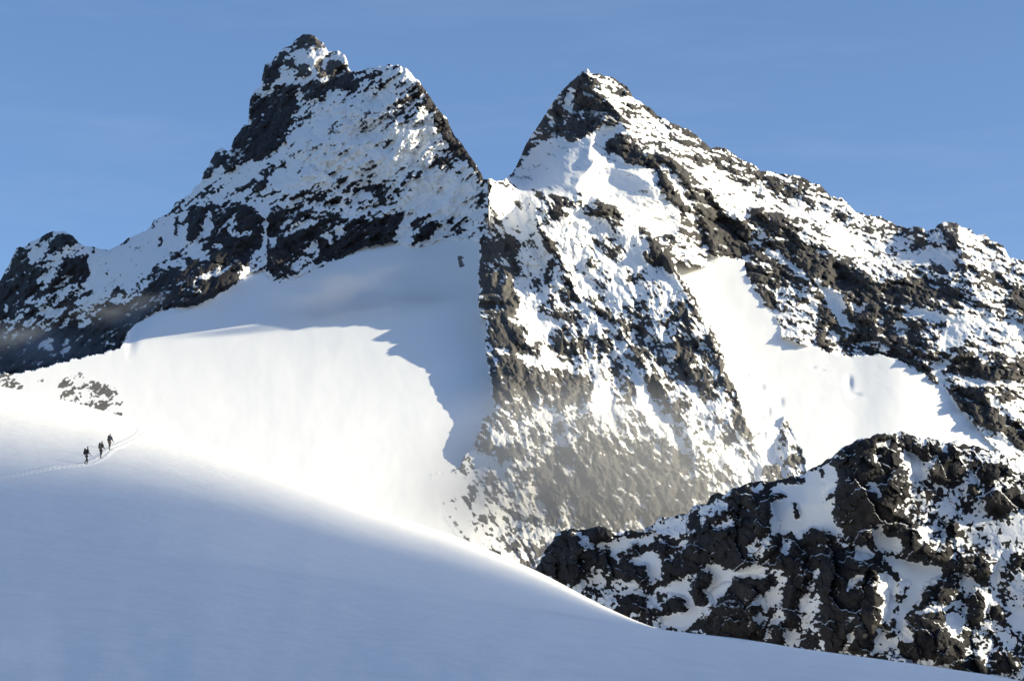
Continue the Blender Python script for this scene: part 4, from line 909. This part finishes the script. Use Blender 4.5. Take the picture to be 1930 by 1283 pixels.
def person(label, loc, heading, jacket, trousers, pack, hat, stride=0.32, bulky=1.0, lean=0.06):
    """a climber 1.78 m tall, facing local +Y, in mid stride"""
    t = bpy.data.objects.new("person", None); C.objects.link(t)
    t.location = loc; t.rotation_euler = (0, 0, heading)
    t["label"] = label; t["category"] = "person"; t["group"] = "roped party walking up the snow slope"
    s = stride
    L = lean
    # legs: front (left) planted, rear (right) pushing off
    hipL, hipR = (-.09, 0, .93), (.09, 0, .93)
    kneeL, kneeR = (-.095, s * .62, .52), (.095, -.02 * s, .50)
    ankL, ankR = (-.095, s * .62, .10), (.095, -s * .95, .15)
    shL, shR = (-.185, L + .02, 1.43), (.185, L + .02, 1.43)
    elL, elR = (-.25, L - .10, 1.16), (.25, L + .05, 1.15)
    wrL, wrR = (-.235, L + .06, .95), (.225, L + .25, 1.02)
    J = [(0, 0, .97, .13, .10), (0, L * .4, 1.16, .115, .09), (0, L * .8, 1.34, .145, .10), (0, L, 1.46, .07, .065), (0, L + .02, 1.53, .052, .055),
         (0, L + .035, 1.60, .075, .09), (0, L + .04, 1.69, .08, .10), (0, L + .035, 1.755, .05, .06),
         (*hipL, .085, .09), (*kneeL, .056, .06), (*ankL, .038, .042), (ankL[0], ankL[1] + .16, .045, .035, .03),
         (*hipR, .085, .09), (*kneeR, .056, .06), (*ankR, .038, .042), (ankR[0], ankR[1] + .14, .04, .035, .03),
         (*shL, .058, .06), (*elL, .042, .044), (*wrL, .027, .03), (*shR, .058, .06), (*elR, .042, .044), (*wrR, .027, .03),
         (0, L + .145, 1.655, .013, .012)]
    E = [(0, 1), (1, 2), (2, 3), (3, 4), (4, 5), (5, 6), (6, 7), (0, 8), (8, 9), (9, 10), (10, 11), (0, 12), (12, 13), (13, 14), (14, 15),
         (2, 16), (16, 17), (17, 18), (2, 19), (19, 20), (20, 21), (5, 22)]
    for w, side in ((18, -1), (21, 1)):
        x, y, z = J[w][:3]
        p = len(J); J.append((x, y + .045, z - .045, .03, .018)); E.append((w, p))
        q = len(J); J.append((x, y + .085, z - .085, .036, .016)); E.append((p, q))
        for k, (off, ln) in enumerate(((-.03, .07), (-.01, .085), (.012, .08), (.032, .06))):
            a = len(J); J.append((x + off, y + .085 + ln * .55, z - .085 - ln * .45, .009, .009)); E.append((q, a))
            b = len(J); J.append((x + off, y + .085 + ln * .65, z - .085 - ln * 1.0, .008, .008)); E.append((a, b))
        a = len(J); J.append((x - side * .035, y + .07, z - .05, .011, .011)); E.append((p, a))
        b = len(J); J.append((x - side * .04, y + .11, z - .075, .009, .009)); E.append((a, b))
    skinned("body", J, E, M_skin, t)
    B = bulky
    jj = [(0, 0, .88, .165 * B, .13), (0, L * .4, 1.10, .16 * B, .135), (0, L * .8, 1.32, .185 * B, .14), (0, L, 1.47, .10, .095), (0, L + .02, 1.52, .075, .075),
          (*shL, .088, .088), (*elL, .068, .07), (wrL[0], wrL[1] - .015, wrL[2] + .015, .048, .05), (*shR, .088, .088), (*elR, .068, .07), (wrR[0], wrR[1] - .015, wrR[2] + .015, .048, .05)]
    skinned("jacket", jj, [(0, 1), (1, 2), (2, 3), (3, 4), (2, 5), (5, 6), (6, 7), (2, 8), (8, 9), (9, 10)], jacket, t)
    tj = [(0, 0, .96, .15, .12), (hipL[0], 0, .86, .105, .11), (*kneeL, .08, .083), (ankL[0], ankL[1], .16, .06, .066), (hipR[0], 0, .86, .105, .11), (*kneeR, .08, .083), (ankR[0], ankR[1] + .02, .21, .06, .066)]
    skinned("trousers", tj, [(0, 1), (1, 2), (2, 3), (0, 4), (4, 5), (5, 6)], trousers, t)
    for a, dz in ((ankL, 0), (ankR, .03)):
        skinned("boot", [(a[0], a[1], a[2] + .08, .062, .066), (a[0], a[1] - .01, a[2] - .02, .06, .062), (a[0], a[1] + .1, a[2] - .045, .05, .04), (a[0], a[1] + .2, a[2] - .05 - dz, .042, .03)],
                [(0, 1), (1, 2), (2, 3)], M_boot, t)
    pk = box_mesh("backpack", [(0, L - .23, 1.26, .32, .20, .54, .14), (0, L - .24, 1.56, .26, .18, .10, .2), (0, L - .35, 1.18, .20, .08, .22, .1)], pack, t, .035)
    for sx in (-1, 1):
        skinned("strap", [(sx * .12, L - .12, 1.50, .022, .012), (sx * .125, L + .02, 1.545, .022, .012), (sx * .13, L + .15, 1.40, .022, .012), (sx * .14, L + .1, 1.18, .022, .012), (sx * .15, L - .1, 1.10, .02, .012)],
                [(0, 1), (1, 2), (2, 3), (3, 4)], M_black, pk)
    skinned("hat", [(0, L + .03, 1.70, .098, .118), (0, L + .03, 1.765, .085, .1), (0, L + .03, 1.80, .04, .045)], [(0, 1), (1, 2)], hat, t)
    return t

spots = [((162.5, 874.5), "lowest of three climbers on the snow, black clothes and backpack", math.radians(-62), M_black, M_black, M_black, M_black, .20, .94),
         ((189.8, 862.8), "middle climber of three, dark jacket and brown backpack, between the two others", math.radians(-40), M_black, M_grey, M_packb, M_navy, .12, .96),
         ((206.2, 847.5), "uppermost climber in a navy jacket and tan trousers, leading the party up the snow path", math.radians(-20), M_navy, M_tan, M_navy, M_black, .22, .96)]
feet = []
for (px, py), lab, hd, a, b, c, d, st, bk_ in spots:
    p = on_slope(px, py); feet.append(p)
    o = person(lab, (p.x, p.y, p.z - 0.03), hd, a, b, c, d, st, bk_)

# trodden path: a shallow trough with pushed-up lips of snow, winding up the slope past the climbers
way = [(-30, 905), (10, 899), (60, 889), (110, 880), (162, 874.5), (190, 862.8), (207, 847.5), (232, 836), (252, 826), (264, 818), (267, 810), (262, 803), (252, 797)]
wp = [on_slope(*w) for w in way]
def catmull(P, n=14):
    out = []
    for i in range(len(P) - 1):
        p0, p1, p2, p3 = P[max(i - 1, 0)], P[i], P[i + 1], P[min(i + 2, len(P) - 1)]
        for k in range(n):
            t = k / n
            out.append(0.5 * ((2 * p1) + (-p0 + p2) * t + (2 * p0 - 5 * p1 + 4 * p2 - p3) * t * t + (-p0 + 3 * p1 - 3 * p2 + p3) * t ** 3))
    out.append(P[-1]); return out
ctr = catmull([Vector((p.x, p.y, 0)) for p in wp], 40)
rr = random.Random(4)
prof = [(-.95, -.10), (-.62, .03), (-.42, .08), (-.26, .05), (-.1, .015), (.1, .015), (.26, .05), (.44, .09), (.66, .03), (1.0, -.10)]
V, F = [], []
for i, c in enumerate(ctr):
    a = ctr[max(i - 1, 0)]; b = ctr[min(i + 1, len(ctr) - 1)]
    d = (b - a).normalized(); nrm = Vector((-d.y, d.x, 0))
    w = 0.7 + .3 * math.sin(i * .9) + rr.uniform(-.15, .15)
    fade = min(1, i / 120.0) * .8 + .2
    for j, (u, hgt) in enumerate(prof):
        x = c.x + nrm.x * u * w; y = c.y + nrm.y * u * w
        z = ground_z(x, y) + hgt * fade * (1 + rr.uniform(-.35, .35)) if hgt > 0 else ground_z(x, y) + hgt
        V.append((x, y, z))
K_ = len(prof)
for i in range(len(ctr) - 1):
    for j in range(K_ - 1):
        F.append((i * K_ + j, i * K_ + j + 1, (i + 1) * K_ + j + 1, (i + 1) * K_ + j))
me = bpy.data.meshes.new("path"); me.from_pydata(V, [], F); me.update()
for p in me.polygons: p.use_smooth = True
me.materials.append(M_slope)
po = bpy.data.objects.new("path", me); C.objects.link(po); structure(po)

# ================================================================== drifting mist
def mist(label, px, py, Y, hx, hy, hz, dens, col=(1, 1, 1), scale=3.0, seed=0.0, cut=.42):
    c = place(np.array([float(px)]), np.array([float(py)]), float(Y))[0]
    bm = bmesh.new(); bmesh.ops.create_icosphere(bm, subdivisions=3, radius=1.0)
    me = bpy.data.meshes.new("mist"); bm.to_mesh(me); bm.free()
    o = bpy.data.objects.new("mist", me); C.objects.link(o); o.location = c; o.scale = (hx, hy, hz)
    m = bpy.data.materials.new("mist"); m.use_nodes = True; t = m.node_tree; N = t.nodes; L = t.links
    N.remove(N["Principled BSDF"])
    v = N.new("ShaderNodeVolumePrincipled"); v.inputs["Color"].default_value = (*col, 1); v.inputs["Anisotropy"].default_value = 0.1
    tc = N.new("ShaderNodeTexCoord"); ln = N.new("ShaderNodeVectorMath"); ln.operation = 'LENGTH'; L.new(tc.outputs["Object"], ln.inputs[0])
    mr = N.new("ShaderNodeMapRange"); mr.interpolation_type = 'SMOOTHSTEP'; mr.inputs["From Min"].default_value = 1.0; mr.inputs["From Max"].default_value = 0.15
    L.new(ln.outputs["Value"], mr.inputs["Value"])
    n = N.new("ShaderNodeTexNoise"); n.inputs["Scale"].default_value = scale; n.inputs["Detail"].default_value = 3
    ad = N.new("ShaderNodeVectorMath"); ad.operation = 'ADD'; ad.inputs[1].default_value = (seed, seed * .7, 0)
    L.new(tc.outputs["Object"], ad.inputs[0]); L.new(ad.outputs[0], n.inputs["Vector"])
    mn = N.new("ShaderNodeMapRange"); mn.inputs["From Min"].default_value = cut; mn.inputs["From Max"].default_value = .68
    L.new(n.outputs["Fac"], mn.inputs["Value"])
    q = N.new("ShaderNodeMath"); q.operation = 'MULTIPLY'; L.new(mr.outputs[0], q.inputs[0]); L.new(mn.outputs[0], q.inputs[1])
    q2 = N.new("ShaderNodeMath"); q2.operation = 'MULTIPLY'; L.new(q.outputs[0], q2.inputs[0]); q2.inputs[1].default_value = dens
    L.new(q2.outputs[0], v.inputs["Density"]); L.new(v.outputs[0], N["Material Output"].inputs["Volume"])
    me.materials.append(m)
    o["kind"] = "stuff"; o["label"] = label
    return o
mist("pale veil of mist drifting over the foot of the buttress", 1110, 900, 1440, 150, 32, 72, .050, (1, 1, 1), 1.3, 3.0, .12)
mist("dim grey mist lying over the dark rocks at the left edge", 50, 655, 2060, 110, 30, 30, .017, (.74, .84, 1), 1.9, 9.0, .34)
mist("small grey wisp of mist against the base of the left peak", 270, 590, 2010, 80, 22, 22, .022, (.78, .86, 1), 2.0, 14.0, .36)
mist("thin mist blowing across the shaded upper glacier", 680, 560, 1915, 95, 22, 36, .034, (1, 1, 1), 2.2, 21.0, .38)
